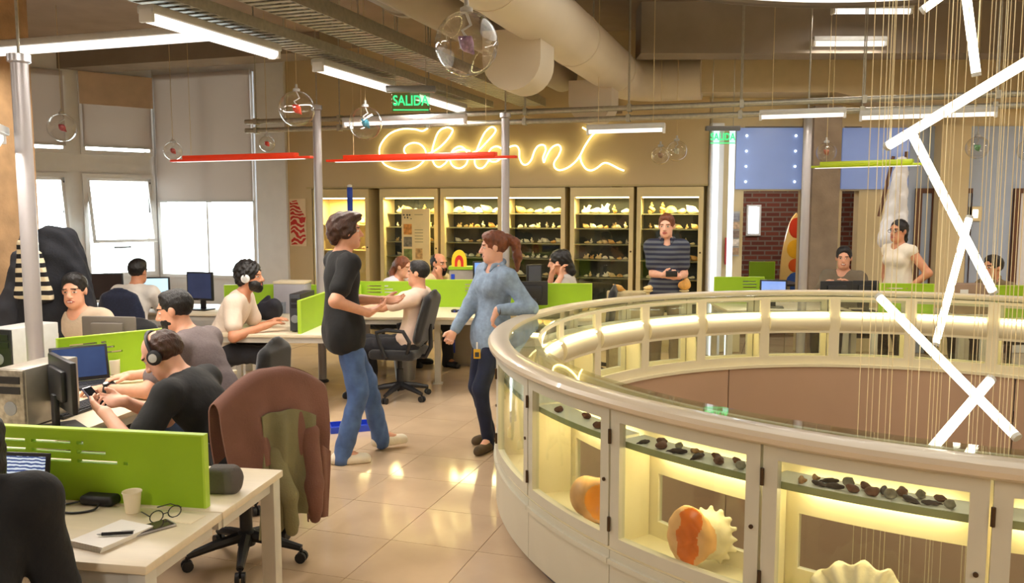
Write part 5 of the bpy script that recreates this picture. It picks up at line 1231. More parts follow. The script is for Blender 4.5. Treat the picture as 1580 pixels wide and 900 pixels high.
t = thing('blue_bottle', 'small round blue pot on the pink shirt man\'s desk', 'pot', Vector((-0.44, 8.86, DZ))); mb = MB(); mb.lathe([(0.03, 0), (0.04, 0.02), (0.04, 0.06), (0.03, 0.075), (0.001, 0.08)], n=16); mb.ob('pot', mat('blue_plastic', (34,54,150), rough=0.4), t)
mb = MB(); mb.lathe([(0.02, 0.078), (0.02, 0.09), (0.001, 0.092)], n=12); mb.ob('lid', M_black, t)
office_chair('black office chair under the man in the pale pink shirt', (-1.06, 7.86), math.radians(76), base_rz=0.5, back=(0.46, 0.58), zb=0.48, tilt=0.28)
office_chair('black office chair behind the red haired woman', (-1.52, 9.85), math.radians(150), arms=False, back=(0.44, 0.46), zb=0.5)
office_chair('black office chair of the woman on the phone', (0.80, 9.0), math.radians(78), arms=False, back=(0.44, 0.52), zb=0.47)
t = thing('waste_bin', 'round metal waste bin under the pink shirt man\'s desk', 'bin', Vector((-1.12, 8.72, 0))); mb = MB(); mb.lathe([(0.10, 0), (0.13, 0.30), (0.125, 0.30), (0.095, 0.01), (0.001, 0.01)], n=20, caps=False); mb.ob('bin', mat('bin_metal', (150,150,150), rough=0.3, metal=0.7), t); mb = MB(); mb.tube([(0.13*math.cos(2*PI*i/20), 0.13*math.sin(2*PI*i/20), 0.30) for i in range(20)], 0.006, 6, closed=True); mb.ob('rim', M_alu, t)
t = thing('blue_crate', 'flat blue plastic tray on the floor behind the standing man', 'tray', G(536, 668, 0)+Vector((0,0.1,0)), 0.3)
mb = MB(); mb.b2((-0.16,-0.1,0), (0.16,0.1,0.012)); mb.b2((-0.16,-0.1,0.012), (-0.15,0.1,0.05)); mb.b2((0.15,-0.1,0.012), (0.16,0.1,0.05)); mb.b2((-0.15,-0.1,0.012), (0.15,-0.09,0.05)); mb.b2((-0.15,0.09,0.012), (0.15,0.1,0.05)); mb.ob('tray', mat('tray_blue', (40,70,190), rough=0.4), t)
# colourful arch ornament and blue screens on the far desk
t = thing('arch_ornament', 'small yellow and red arch ornament on the far desk', 'ornament', Vector((A(709, 410, 9.6).x, 9.55, 1.13)))
def archpoly(w, h): return [(-w/2, 0)]+[(-w/2*math.cos(PI*i/12), h*0.35+h*0.65*math.sin(PI*i/12)) for i in range(13)]+[(w/2, 0)]
for w, h, dpt, c, nm in ((0.17, 0.19, 0.03, (240,200,40), 'outer_arch'), (0.10, 0.13, 0.036, (206,40,30), 'inner_arch'), (0.04, 0.08, 0.042, (240,190,60), 'core')):
    mb = MB(); mb.prism(archpoly(w, h), -dpt/2, dpt/2, Matrix.Rotation(PI/2, 4, 'X')); mb.ob(nm, mat('arch_%s' % nm, c, rough=0.5), t)
t = thing('low_cabinet', 'grey low cabinet with a lime top under the arch ornament', 'cabinet', Vector((A(712, 420, 9.6).x, 9.6, 0)))
mb = MB(); mb.b2((-0.13,-0.12,0), (0.22,0.12,1.10), 0.006); mb.ob('carcass', mat('lowcab_grey', (150,140,130), rough=0.5), t); mb = MB(); mb.b2((-0.14,-0.13,1.10), (0.23,0.13,1.13)); mb.ob('top', M_lime, t)
mb = MB(); mb.b2((-0.11,-0.13,0.15), (-0.07,-0.12,1.05)); mb.ob('blue_stripe', mat('tray_blue', (40,70,190), rough=0.4), t)
monitor('blue lit monitor behind the ponytailed woman', Vector((A(741, 400, 9.45).x+0.02, 9.4, 0.86)), 0.2, 0.20, 0.24, mat('screen_blue', (110,150,220), rough=0.2, var=0.1, emit=0.5, ecol=lin((110,150,220))))
mb = MB(); st = thing('monitor_riser', 'dark riser under the blue lit monitor', 'riser', Vector((A(741, 400, 9.45).x+0.02, 9.42, DZ))); mb.b2((-0.13,-0.1,0), (0.13,0.1,0.02)); mb.b2((-0.12,-0.09,0.02), (-0.10,0.09,0.11)); mb.b2((0.10,-0.09,0.02), (0.12,0.09,0.11)); mb.b2((-0.13,-0.1,0.11), (0.13,0.1,0.13)); mb.ob('riser', M_dark, st); mb = MB(); mb.b2((-0.08,-0.06,0.021), (0.08,0.06,0.06)); mb.ob('drawer', M_grey, st)
monitor('dark grey monitor standing upright beside the woman on the phone', Vector((A(825, 400, 9.3).x, 9.3, DZ)), 0.6, 0.20, 0.34, mat('screen_greyblue', (84,92,104), rough=0.3))
# ---------------------------------------------------------------- desks beyond the ring counter
desk('cream desk beyond the ring counter by the doorway', Vector((3.55, 8.75, 0)), 0.0, 1.3, 0.75)
panel('lime divider beside the glowing doorway jamb', Vector((A(1103, 438, 9.4).x, 9.4, 0)), Vector((A(1178, 438, 9.4).x, 9.4, 0)), slots=(0.55, 0.4), h=0.29)
monitor('monitor with a blue glowing screen beyond the ring counter', Vector((A(1196, 432, 8.9).x, 8.95, DZ-0.03+0.03)), -0.25, 0.28, 0.20, mat('screen_glowblue', (110,140,210), rough=0.2, var=0.4, scale=4, emit=0.6, ecol=lin((110,150,230))))
desk('cream desk before the seated man in grey', Vector((4.55, 8.35, 0)), 0.0, 0.95, 0.6)
monitor('black monitor back before the seated man in grey', Vector((A(1290, 432, 8.6).x, 8.6, DZ)), math.radians(180), 0.33, 0.22)
monitor('black monitor back beside the woman in the white blouse', Vector((A(1335, 432, 8.65).x, 8.65, DZ)), math.radians(176), 0.26, 0.22)
panel('lime divider before the woman in the white blouse', Vector((A(1358, 436, 8.5).x, 8.5, 0)), Vector((A(1440, 436, 8.42).x, 8.42, 0)), z0=DZ, h=0.30, slots=(0.1, 0.6))
desk('cream desk behind the woman\'s lime divider', Vector((5.6, 8.1, 0)), 0.0, 1.03, 0.42)
panel('lime divider before the man in the olive shirt', Vector((A(1535, 440, 8.14).x, 8.14, 0)), Vector((A(1612, 440, 8.14).x, 8.14, 0)), h=0.31)
t = thing('cardboard_box', 'brown box with a white label beyond the ring counter', 'box', Vector((A(1487, 440, 8.6).x, 8.5, DZ)))
mb = MB(); mb.b2((-0.17,-0.1,0), (0.17,0.1,0.30), 0.004); mb.ob('box_body', mat('box_brown', (150,124,104), rough=0.7), t)
mb = MB(); mb.b2((-0.14,-0.104,0.20), (-0.06,-0.1,0.25)); mb.ob('label_patch', M_white, t)
desk('cream desk under the brown box', Vector((5.62, 8.32, 0)), 0.0, 1.25, 0.5) if False else None
office_chair('dark office chair of the seated man in grey', (A(1312, 420, 9.2).x, 9.2), math.radians(170), back=(0.46,0.52), zb=0.47)
office_chair('dark office chair of the man in the olive shirt', (A(1553, 420, 8.7).x+0.1, 8.75), math.radians(100), arms=False, back=(0.44,0.45), zb=0.45)
# surfboard, rack, extinguisher sign, switch, banner
t = thing('surfboard', 'orange and blue patterned surfboard leaning in the brick room', 'surfboard', Vector((A(1226, 380, 12.4).x, 12.4, 0)), 0.0)
def sb(w, h, y0, y1, mt, z0=0.0, nm='board'):
    pts = [(w/2*math.sin(PI*min(1, 0.12+0.88*i/20))**0.6*(1 if True else 0), h*i/20) for i in range(21)]; poly = [(x, z) for x, z in pts]+[(-x, z) for x, z in pts[::-1]]
    b = MB(); b.prism(poly, y0, y1, Matrix.Translation((0, 0, z0)) @ Matrix.Rotation(PI/2, 4, 'X')); return b
sb(0.42, 1.72, 0, 0.05, None).ob('board', mat('surf_cream', (240,200,120), rough=0.3), t)
for (z, w, h, c) in ((1.35, 0.22, 0.3, (214,60,30)), (1.05, 0.26, 0.28, (240,180,40)), (0.85, 0.2, 0.2, (220,90,30)), (0.35, 0.3, 0.5, (50,90,170))):
    mb = MB(); mb.sphere((0, -0.052, z+h/2), 0.5, 16, (w, 0.006, h)); mb.ob('print', mat('surf_%d%d' % (c[0], c[2]), c, rough=0.3), t)
t = thing('brochure_rack', 'wall rack of brochures beside the doorway', 'rack', Vector((A(1134, 350, 10.35).x, 10.36, 1.2)))
mb = MB(); mb.b2((-0.06,0,0), (0.06,0.03,0.55)); mb.ob('rack_back', M_lgrey, t)
for k in range(5): mb = MB(); mb.b2((-0.05,-0.025,0.02+0.105*k), (0.05,-0.005,0.105+0.105*k)); mb.ob('brochure', mat('brochure_%d' % k, [(170,140,110), (210,200,190), (140,120,110), (200,170,140), (150,150,160)][k], rough=0.5, var=0.4, scale=30), t)
t = thing('red_sign', 'red fire equipment sign beside the doorway', 'sign', Vector((A(1125, 387, 10.3).x, 10.33, 1.1)))
mb = MB(); mb.b2((-0.045,-0.01,0), (0.045,0.01,0.33), 0.003); mb.ob('plate', mat('sign_red', (190,30,34), rough=0.4), t); mb = MB(); mb.b2((-0.02,-0.013,0.14), (0.02,-0.010,0.24)); mb.ob('symbol', mat('sign_symbol', (220,120,110), rough=0.4), t)
t = thing('wall_light', 'small square wall light beside the beige column', 'wall light', Vector((A(1507, 330, 10.3).x, 10.34, A(1507, 330, 10.34).z)))
mb = MB(); mb.b2((-0.09,0,-0.09), (0.09,0.03,0.09), 0.005); mb.ob('plate', M_cream, t); mb = MB(); mb.b2((-0.03,-0.02,-0.05), (0.03,0,0.05), 0.005); mb.ob('lamp', glow('wall_light_glow', (1,0.93,0.75), 3), t)
t = thing('cloth_banner', 'white cloth banner folded over a dark pole', 'banner', Vector((A(1385, 300, 9.2).x, 9.2, 0)))
link('cloth', sdf_mesh('cloth', [cap((0.0,0,2.3), (-0.10,0,1.45), 0.03, 0.09, 0.05), cap((0.05,0,2.3), (0.06,0,1.5), 0.04, 0.06, 0.05), cap((-0.05,0.0,1.5), (-0.02,0,1.15), 0.10, 0.08, 0.05)], 0.014, mat('cloth_white', (236,236,240), rough=0.8, bump=0.2, bscale=40), fold=0.012), t)
mb = MB(); mb.tube([(-0.17,0.05,1.7), (-0.05,0.03,2.35)], 0.02, 8); mb.ob('side_pole', M_wood, t)
mb = MB(); mb.tube([(0.09,0.03,0.0), (0.09,0.03,2.4)], 0.02, 8); mb.ob('main_pole', M_wood, t)
t = thing('side_table', 'black desk with a lime divider inside the brick room', 'table', Vector((A(1187, 400, 12.0).x, 12.0, 0)))
mb = MB(); mb.b2((-0.6,-0.3,0.70), (0.4,0.3,0.73)); mb.ob('table_top', M_dark, t)
for (x, y) in ((-0.57,-0.27), (0.37,-0.27), (-0.57,0.27), (0.37,0.27)): mb = MB(); mb.b2((x-0.02,y-0.02,0), (x+0.02,y+0.02,0.70)); mb.ob('leg', M_lgrey, t)
panel('lime divider in the brick room', Vector((A(1157, 400, 12.2).x, 12.2, 0)), Vector((A(1195, 400, 12.2).x, 12.2, 0)), h=0.28)
# extra shells by the stone block
for (u, v, mi, s_, lab) in ((961, 436, 2, 1.0, 'orange horned shell on the stone block'), (1000, 438, 1, 0.9, 'round yellow shell behind the ring counter'), (1056, 434, 2, 1.3, 'round tan shell beside the man in the striped shirt')):
    t_ = thing('shell_stand', 'slim stand under the %s' % lab, 'stand', Vector((A(u, v, 8.6).x, 8.6, 0))) if u != 961 else None
    if t_: mb = MB(); mb.cyl((0,0,0), (0,0,0.94), 0.02, n=10); mb.ob('post', M_cab, t_); mb = MB(); mb.lathe([(0.09,0), (0.09,0.015), (0.02,0.03)], n=16); mb.ob('foot', M_cab, t_); mb = MB(); mb.lathe([(0.02,0.93), (0.05,0.945), (0.05,0.955)], n=16); mb.ob('plate', M_cab, t_)
    o = link('seashell', SHM[mi][2 if u == 961 else 3], loc=Vector((A(u, v, 8.6).x, 8.6 if t_ else 9.0, 0.956 if t_ else 0.901)), label=lab, cat='shell'); o.scale = (s_,)*3
    if u == 1056: o.scale = (1.2, 1.2, 2.2)

t = thing('blue_banner', 'slim blue banner pole standing behind the standing man', 'banner', Vector((A(540, 310, 10.6).x, 10.6, 0)))
mb = MB(); mb.cyl((0,0,0.03), (0,0,1.78), 0.014, n=8); mb.ob('pole', M_alu, t)
mb = MB(); mb.lathe([(0.14,0), (0.14,0.02), (0.02,0.035)], n=20); mb.ob('foot', M_dark, t)
mb = MB(); mb.box((0,0,1.90), (0.07, 0.03, 0.30), bev=0.012); mb.ob('blue_sleeve', mat('banner_blue', (36,70,176), rough=0.6), t)
mb = MB(); mb.lathe([(0.025,2.05), (0.03,2.06), (0.03,2.075), (0.01,2.085)], n=12); mb.ob('white_tip', M_white, t)
# ================================================================ people
def skinm(name, c): 
    m = mat(name, c, rough=0.5, var=0.06, scale=25, bump=0.03, bscale=200); b = m.node_tree.nodes['Principled BSDF']
    b.inputs['Subsurface Weight'].default_value = 0.08; b.inputs['Subsurface Radius'].default_value = (0.012, 0.005, 0.003); return m
SK1 = skinm('skin_light', (222,164,134)); SK2 = skinm('skin_tan', (204,142,108)); SK3 = skinm('skin_pink', (230,176,150))
LIP = mat('lips', (178,92,84), rough=0.4); EYEW = mat('eye_white', (226,220,214), rough=0.2); EYED = mat('eye_dark', (30,22,20), rough=0.15); TEETH = mat('teeth', (236,230,218), rough=0.25)
HB = mat('hair_black', (20,16,16), rough=0.45, var=0.4, scale=40, bump=0.5, bscale=160, stretch=(1,1,0.25)); HBr = mat('hair_brown', (62,36,24), rough=0.45, var=0.35, scale=40, bump=0.5, bscale=160, stretch=(1,1,0.25)); HRd = mat('hair_auburn', (112,60,34), rough=0.45, var=0.35, scale=40, bump=0.5, bscale=160, stretch=(1,1,0.25))
def clothm(name, c, **k): return mat(name, c, rough=0.85, var=k.pop('var', 0.08), scale=9, bump=k.pop('bump', 0.35), bscale=k.pop('bscale', 28), sheen=0.04)
JEANS = clothm('blue_jeans', (74,100,148), var=0.3); DJEANS = clothm('dark_jeans', (24,32,58), var=0.2); TROU = clothm('dark_trousers', (36,36,42)); KHAKI = clothm('khaki_trousers', (120,104,80))
def IK(S, T, l1, l2, pole):
    d = T-S; L = d.length
    if L > (l1+l2)*0.995: T = S+d*((l1+l2)*0.995/L); d = T-S; L = d.length
    if L < abs(l1-l2)+0.02: L = abs(l1-l2)+0.02
    a = (l1*l1-l2*l2+L*L)/(2*L); h = math.sqrt(max(l1*l1-a*a, 1e-8)); dn = d.normalized()
    p = pole-dn*pole.dot(dn); p = p.normalized() if p.length > 1e-5 else dn.orthogonal().normalized()
    return S+dn*a+p*h, T
def hand_prims(W, d, n, side, curl, s=1.0, spread=0.0):
    """W wrist, d along hand, n palm normal, side: direction of the thumb"""
    d = d.normalized(); n = (n-d*n.dot(d)); n = n.normalized() if n.length > 1e-4 else d.orthogonal().normalized()
    sd = d.cross(n).normalized()
    if sd.dot(side) < 0: sd = -sd
    M = Matrix((sd, d, n)).transposed(); P = []
    P.append(cap(W, W+d*0.03*s, 0.027*s, 0.026*s, 0.015))
    P.append(('e', W+d*0.055*s, Vector((0.040*s, 0.052*s, 0.018*s)), M, 0, 0.012))
    for i, (off, ln, r) in enumerate(((0.030, 0.068, 0.0095), (0.010, 0.078, 0.0098), (-0.010, 0.072, 0.0094), (-0.029, 0.056, 0.0085))):
        B = W+d*(0.092-abs(off)*0.25)*s+sd*off*s; c = curl*(1+0.08*i)
        d1 = (d*math.cos(c*0.7)+n*math.sin(c*0.7)+sd*off*spread*6).normalized(); d2 = (d*math.cos(c*1.6)+n*math.sin(c*1.6)).normalized()
        Q = B+d1*ln*0.52*s; E = Q+d2*ln*0.5*s
        P += [cap(B-d*0.02*s, Q, r*s, r*0.93*s, 0.006), cap(Q, E, r*0.93*s, r*0.78*s, 0.004)]
    B = W+d*0.028*s+sd*0.030*s; t1 = (d*0.75+sd*0.6+n*0.25).normalized(); t2 = (d*0.9+sd*0.15+n*0.4).normalized()
    Q = B+t1*0.038*s; P += [cap(B, Q, 0.014*s, 0.011*s, 0.01), cap(Q, Q+t2*0.032*s, 0.011*s, 0.009*s, 0.005)]
    return P
def person(label, xy, yaw, hz, shirt, trousers, skin, hair, hairm, lean=0.0, lean2=None, roll=0.0, twist=0.0, sc=1.0, bw=1.0, hy=0.0, hp=0.0, hr=0.0, hands=None, feet=None, sleeve='short',
           shoe=None, vox=0.009, belly=0.0, fem=False, beard=None, beardm=None, smile=False, neckl=0.0, hem=0.0, group='people in the office', collar=False, headf=0.03, shoulders_up=0.0, tanktop=False):
    root = thing('person', label, 'person', (xy[0], xy[1], 0), yaw, group)
    Ri = Matrix.Rotation(-yaw, 3, 'Z'); W2L = lambda w: Ri @ (Vector(w)-Vector((xy[0], xy[1], 0)))
    lean2 = lean*1.25 if lean2 is None else lean2
    def dirv(l): return Vector((math.sin(roll), math.sin(l)*math.cos(roll), math.cos(l)*math.cos(roll)))
    s1, s2 = dirv(lean), dirv(lean2); k = sc
    pel = Vector((0, 0, hz)); waist = pel+s1*0.16*k; chest = waist+s2*0.20*k; neckb = chest+s2*0.15*k
    Tw = Matrix.Rotation(twist, 3, 'Z'); rx = Tw @ Vector((math.cos(roll), 0, -math.sin(roll))); fw = rx.cross(s2)*-1; fw = s2.cross(rx)
    Rt = Matrix((rx, fw, s2)).transposed(); Rp = Matrix((Vector((1,0,0)), Vector((0, math.cos(lean), -math.sin(lean))), s1)).transposed()
    shw = (0.155 if fem else 0.172)*k*bw; Sh = {'R': chest+s2*(0.095+shoulders_up)*k+rx*shw, 'L': chest+s2*(0.095+shoulders_up)*k-rx*shw}
    Rh = Tw @ Matrix.Rotation(hy, 3, 'Z') @ Matrix.Rotation(hp, 3, 'X') @ Matrix.Rotation(hr, 3, 'Y')
    hc = neckb+(s2*0.6+Vector((0,0,0.4))).normalized()*(0.155+neckl)*k+(Rh @ Vector((0, headf, 0)))*k
    H = lambda x, y, z: hc+Rh @ Vector((x*k, y*k, z*k))
    E = lambda c, r, kk=0.012: ('e', H(*c), Vector(r)*k, Rh, 0, kk)
    B = []
    # torso
    B += [cap(pel+Vector((-0.075*k,0,0)), pel+Vector((0.075*k,0,0)), 0.10*k, 0.10*k, 0.05), ('e', waist, Vector((0.125*k*bw, (0.095+belly)*k, 0.15*k)), Rp, 0, 0.05), ('e', chest, Vector((0.150*k*bw, 0.105*k, 0.165*k)), Rt, 0, 0.05)]
    for s_ in 'LR': B += [cap(neckb-s2*0.02*k, Sh[s_], 0.055*k, 0.056*k, 0.05)]
    if fem:
        for sg in (-1, 1): B.append(('e', chest+s2*0.0+rx*0.065*sg*k+fw*0.085*k, Vector((0.055*k,0.05*k,0.055*k)), Rt, 0, 0.03))
    B += [cap(neckb-s2*0.03*k, H(0,-0.015,-0.06), (0.046 if fem else 0.054)*k, (0.046 if fem else 0.053)*k, 0.03)]
    # head
    B += [E((0,-0.012,0.030), (0.074,0.094,0.086), 0.02), E((0,0.022,-0.045), (0.058,0.066,0.074), 0.03), E((0,0.066,-0.096), (0.026,0.022,0.020), 0.025), E((0,0.03,-0.075), (0.052,0.045,0.035), 0.03)]
    B += [cap(H(-0.034,0.076,0.026), H(0.034,0.076,0.026), 0.012*k, 0.012*k, 0.02), ('s', H(0.031,0.098,0.004), Vector((0.016,0.014,0.011))*k, Rh, 0, 0.015), ('s', H(-0.031,0.098,0.004), Vector((0.016,0.014,0.011))*k, Rh, 0, 0.015)]
    B += [E((0.031,0.072,0.003), (0.013,0.012,0.011), 0.004), E((-0.031,0.072,0.003), (0.013,0.012,0.011), 0.004)]
    B += [cap(H(0,0.086,0.012), H(0,0.108,-0.030), 0.009*k, 0.0135*k, 0.012), E((0.013,0.094,-0.034), (0.009,0.010,0.008), 0.008), E((-0.013,0.094,-0.034), (0.009,0.010,0.008), 0.008)]
    B += [E((0,0.087,-0.058), (0.023,0.010,0.006), 0.008), E((0,0.085,-0.070), (0.020,0.011,0.007), 0.008)]
    for sg in (-1, 1): B.append(E((0.076*sg,-0.008,-0.004), (0.010,0.020,0.030), 0.008))
    # arms
    l1, l2 = 0.285*k, 0.255*k; ARM = {}
    hands = hands or {}
    for s_ in 'LR':
        sg = 1 if s_ == 'R' else -1; hspec = hands.get(s_)
        if hspec is None: tgt = Sh[s_]+Vector((0.06*sg, 0.05, -0.52*k)); pole = Vector((0.3*sg, -1, 0)); pn = Vector((-sg, 0, 0)); curl = 0.5; hd_ = None
        else:
            tgt = W2L(hspec['p']); pole = Vector(hspec.get('pole', (0.6*sg, -0.5, -0.7))); pn = Vector(hspec.get('n', (0, 0, -1))); curl = hspec.get('curl', 0.5); hd_ = hspec.get('d')
        El, Wr = IK(Sh[s_], tgt, l1, l2, pole); ARM[s_] = (El, Wr)
        B += [cap(Sh[s_], El, 0.052*k, 0.040*k, 0.03), cap(El, Wr, 0.042*k, 0.027*k, 0.02)]
        dd = Vector(hd_) if hd_ else (Wr-El)
        B += hand_prims(Wr, dd, pn, Vector(hspec.get('thumb', (-sg, 0, 0.3))) if hspec else Vector((0, 1, 0)), curl, k)
    # legs
    LEG = {}
    for s_ in 'LR':
        sg = 1 if s_ == 'R' else -1; hip = pel+Vector((0.09*sg*k, 0, -0.02*k)); fs_ = (feet or {}).get(s_)
        if fs_ is None: an = Vector((0.11*sg*k, 0.0 if hz > 0.7 else 0.40*k, 0.085*k)); pole = Vector((0.1*sg, 1, 0.2)); toe = Vector((0.15*sg, 1, 0))
        else: an = W2L(fs_['p']); pole = Vector(fs_.get('pole', (0.05*sg, 1, 0.2))); toe = Vector(fs_.get('toe', (0.15*sg, 1, 0)))
        Kn, An = IK(hip, an, 0.425*k, 0.415*k, pole); LEG[s_] = (hip, Kn, An, toe.normalized())
        B += [cap(hip, Kn, 0.078*k, 0.052*k, 0.03), cap(Kn, An, 0.052*k, 0.036*k, 0.02), cap(An, An+toe.normalized()*0.13*k+Vector((0,0,-0.045*k)), 0.036*k, 0.024*k, 0.02)]
    # paint the face
    Rhn = np.array(Rh); hcn = np.array(hc)
    def paint(c):
        q = (c-hcn) @ Rhn/k; x, y, z = q[:,0], q[:,1], q[:,2]; ax = np.abs(x); m = np.zeros(len(c), int); fr = (y > 0.045)
        m = np.where(fr & (((ax-0.031)/0.0145)**2+((z-0.003)/0.0065)**2 < 1), 2, m); m = np.where(fr & (((ax-0.031)/0.0065)**2+((z-0.003)/0.0065)**2 < 1), 3, m)
        m = np.where(fr & (z > 0.019+0.1*np.minimum(ax-0.03, 0)*-1) & (z < 0.0275) & (ax > 0.013) & (ax < 0.05), 4, m)
        m = np.where(fr & (y > 0.07) & (((x)/0.027)**2+((z+0.064)/0.0115)**2 < 1), 1, m)
        if smile: m = np.where(fr & (y > 0.07) & (((x)/0.021)**2+((z+0.0635)/0.0042)**2 < 1), 5, m)
        return m
    link('body', sdf_mesh('body', B, vox, [skin, LIP, EYEW, EYED, hairm, TEETH], paint=paint), root)
    # hair
    Hh = []
    capE = [E((0,-0.020,0.036), (0.083,0.100,0.094), 0.02), ('s', H(0,0.112,-0.030), Vector((0.074,0.072,0.112))*k, Rh, 0, 0.015), ('s', H(0,0.02,-0.125), Vector((0.12,0.125,0.085))*k, Rh, 0, 0.02)]
    nz = (0.0025, 95)
    if hair == 'short': Hh = [capE[0], E((0,0.01,0.088), (0.066,0.066,0.042), 0.03)]+capE[1:]
    elif hair == 'crop': Hh = [E((0,-0.018,0.034), (0.079,0.097,0.090), 0.02), E((0,0.03,0.090), (0.055,0.04,0.030), 0.02)]+capE[1:]; nz = (0.0015, 110)
    elif hair == 'messy': Hh = [E((0,-0.024,0.040), (0.090,0.108,0.098), 0.02), E((0,-0.085,-0.02), (0.065,0.04,0.07), 0.03), E((0.0,0.06,0.10), (0.07,0.055,0.035), 0.03), E((0.06,-0.02,0.0), (0.03,0.05,0.05), 0.02), E((-0.06,-0.02,0.0), (0.03,0.05,0.05), 0.02), ('s', H(0,0.115,-0.045), Vector((0.075,0.07,0.115))*k, Rh, 0, 0.02), ('s', H(0,0.03,-0.125), Vector((0.12,0.09,0.07))*k, Rh, 0, 0.02)]; nz = (0.005, 60)
    elif hair == 'bald': Hh = [E((0,-0.028,0.020), (0.081,0.094,0.092), 0.02), ('s', H(0,0.085,0.105), Vector((0.074,0.135,0.088))*k, Rh, 0, 0.015), ('s', H(0,0.10,-0.045), Vector((0.085,0.080,0.11))*k, Rh, 0, 0.02), ('s', H(0,0.0,-0.115), Vector((0.12,0.14,0.075))*k, Rh, 0, 0.02)]
    elif hair == 'curly': Hh = [E((0,-0.022,0.045), (0.096,0.112,0.105), 0.02), E((0,-0.07,-0.01), (0.08,0.05,0.07), 0.03), ('s', H(0,0.12,-0.045), Vector((0.085,0.075,0.11))*k, Rh, 0, 0.02), ('s', H(0,0.02,-0.125), Vector((0.12,0.11,0.07))*k, Rh, 0, 0.02)]; nz = (0.007, 75)
    elif hair == 'ponytail':
        Hh = [capE[0], E((0,0.02,0.08), (0.07,0.07,0.045), 0.03)]+capE[1:]+[E((0,-0.105,0.06), (0.028,0.03,0.03), 0.015), cap(H(0,-0.12,0.065), H(0,-0.165,0.02), 0.026*k, 0.036*k, 0.02), cap(H(0,-0.165,0.02), H(0,-0.175,-0.09), 0.036*k, 0.034*k, 0.02), cap(H(0,-0.175,-0.09), H(0,-0.165,-0.19), 0.034*k, 0.014*k, 0.02)]
    elif hair == 'bun':
        Hh = [E((0,-0.022,0.040), (0.088,0.104,0.098), 0.02)]+capE[1:]+[E((0,-0.09,0.085), (0.055,0.05,0.045), 0.02), cap(H(0,-0.09,0.03), H(0.02,-0.13,-0.12), 0.06*k, 0.05*k, 0.04)]; nz = (0.004, 70)
    elif hair == 'long':
        Hh = [E((0,-0.022,0.040), (0.088,0.104,0.098), 0.02), ('s', H(0,0.11,-0.045), Vector((0.08,0.075,0.12))*k, Rh, 0, 0.02)]+[cap(H(0.065*sg,-0.04,0.0), H(0.08*sg,-0.06,-0.20), 0.045*k, 0.03*k, 0.03) for sg in (-1, 1)]+[cap(H(0,-0.08,0.0), H(0,-0.10,-0.24), 0.07*k, 0.05*k, 0.04)]; nz = (0.003, 80)
    elif hair == 'tied':
        Hh = [capE[0]]+capE[1:]+[cap(H(0,-0.10,0.0), H(0.02,-0.12,-0.10), 0.04*k, 0.035*k, 0.03), cap(H(0.02,-0.12,-0.10), H(0.07,-0.04,-0.20), 0.035*k, 0.02*k, 0.02)]
    link('hair', sdf_mesh('hair', Hh, min(vox, 0.008), hairm, noise=nz), root)
    if beard:
        th = {'full': 0.012, 'stubble': 0.004, 'goatee': 0.010}[beard]
        Bd = [E((0,0.024,-0.062), (0.058+th,0.068+th,0.060), 0.01), E((0,0.066,-0.100), (0.028,0.024+th,0.022+th), 0.02)] if beard != 'goatee' else [E((0,0.072,-0.098), (0.030,0.024,0.028), 0.01), E((0,0.088,-0.048), (0.03,0.010,0.008), 0.01)]
        Bd += [('s', H(0,0.095,-0.063), Vector((0.024,0.03,0.011))*k, Rh, 0, 0.004), ('s', H(0,0.085,0.0), Vector((0.052,0.06,0.047))*k, Rh, 0, 0.012), cut(Rh @ Vector((0,-1,0)), H(0,0.005,0)), cut(Rh @ Vector((0,0,1)), H(0,0,-0.02))]
        link('beard', sdf_mesh('beard', Bd, min(vox, 0.007), beardm or hairm, noise=(0.0015, 120)), root)
    # shirt
    g = 0.014; T = [cap(pel+Vector((-0.075*k,0,0.02)), pel+Vector((0.075*k,0,0.02)), 0.10*k+g+hem, 0.10*k+g+hem, 0.06), ('e', waist, Vector((0.125*k*bw+g+0.01, (0.095+belly)*k+g+0.008, 0.16*k)), Rp, 0, 0.07), ('e', chest, Vector((0.150*k*bw+g, 0.105*k+g, 0.175*k)), Rt, 0, 0.06)]
    if hz > 0.7: T.append(cap(pel+Vector((-0.07*k,0,-0.07)), pel+Vector((0.07*k,0,-0.07)), 0.10*k+g+hem, 0.10*k+g+hem, 0.05))
    if fem:
        for sg in (-1, 1): T.append(('e', chest+rx*0.062*sg*k+fw*0.082*k, Vector((0.062*k,0.056*k,0.062*k)), Rt, 0, 0.05))
    cuts = []
    for s_ in 'LR':
        El, Wr = ARM[s_]; S = Sh[s_]; T.append(cap(neckb-s2*0.03*k, S, 0.055*k+g*0.6, 0.058*k+g, 0.05))
        if tanktop: continue
        if sleeve == 'long': T += [cap(S, El, 0.054*k+g, 0.044*k+g, 0.04), cap(El, El.lerp(Wr, 0.93), 0.045*k+g, 0.030*k+g*0.8, 0.025)]
        elif sleeve == 'three': T += [cap(S, El, 0.054*k+g, 0.044*k+g, 0.04), cap(El, El.lerp(Wr, 0.30), 0.044*k+g, 0.040*k+g, 0.025)]
        else: T += [cap(S, S.lerp(El, 0.66), 0.056*k+g, 0.052*k+g+0.004, 0.04)]
    zc_ = pel.z-(0.16 if hz > 0.7 else 0.06)*k
    T += [subc(neckb+s2*0.03*k+fw*0.02*k, H(0,0.03,-0.05), 0.066*k, 0.066*k, 0.02), sub(neckb+fw*0.065*k-s2*0.0, Vector((0.045,0.05,0.045))*k, Rt, 0.02), cut((0,0,-1), (0,0,zc_))]
    for s_ in 'LR':
        El, Wr = ARM[s_]
        if sleeve == 'short' and not tanktop: pass
    link('shirt', sdf_mesh('shirt', T, max(vox, 0.009), shirt, fold=0.0022), root)
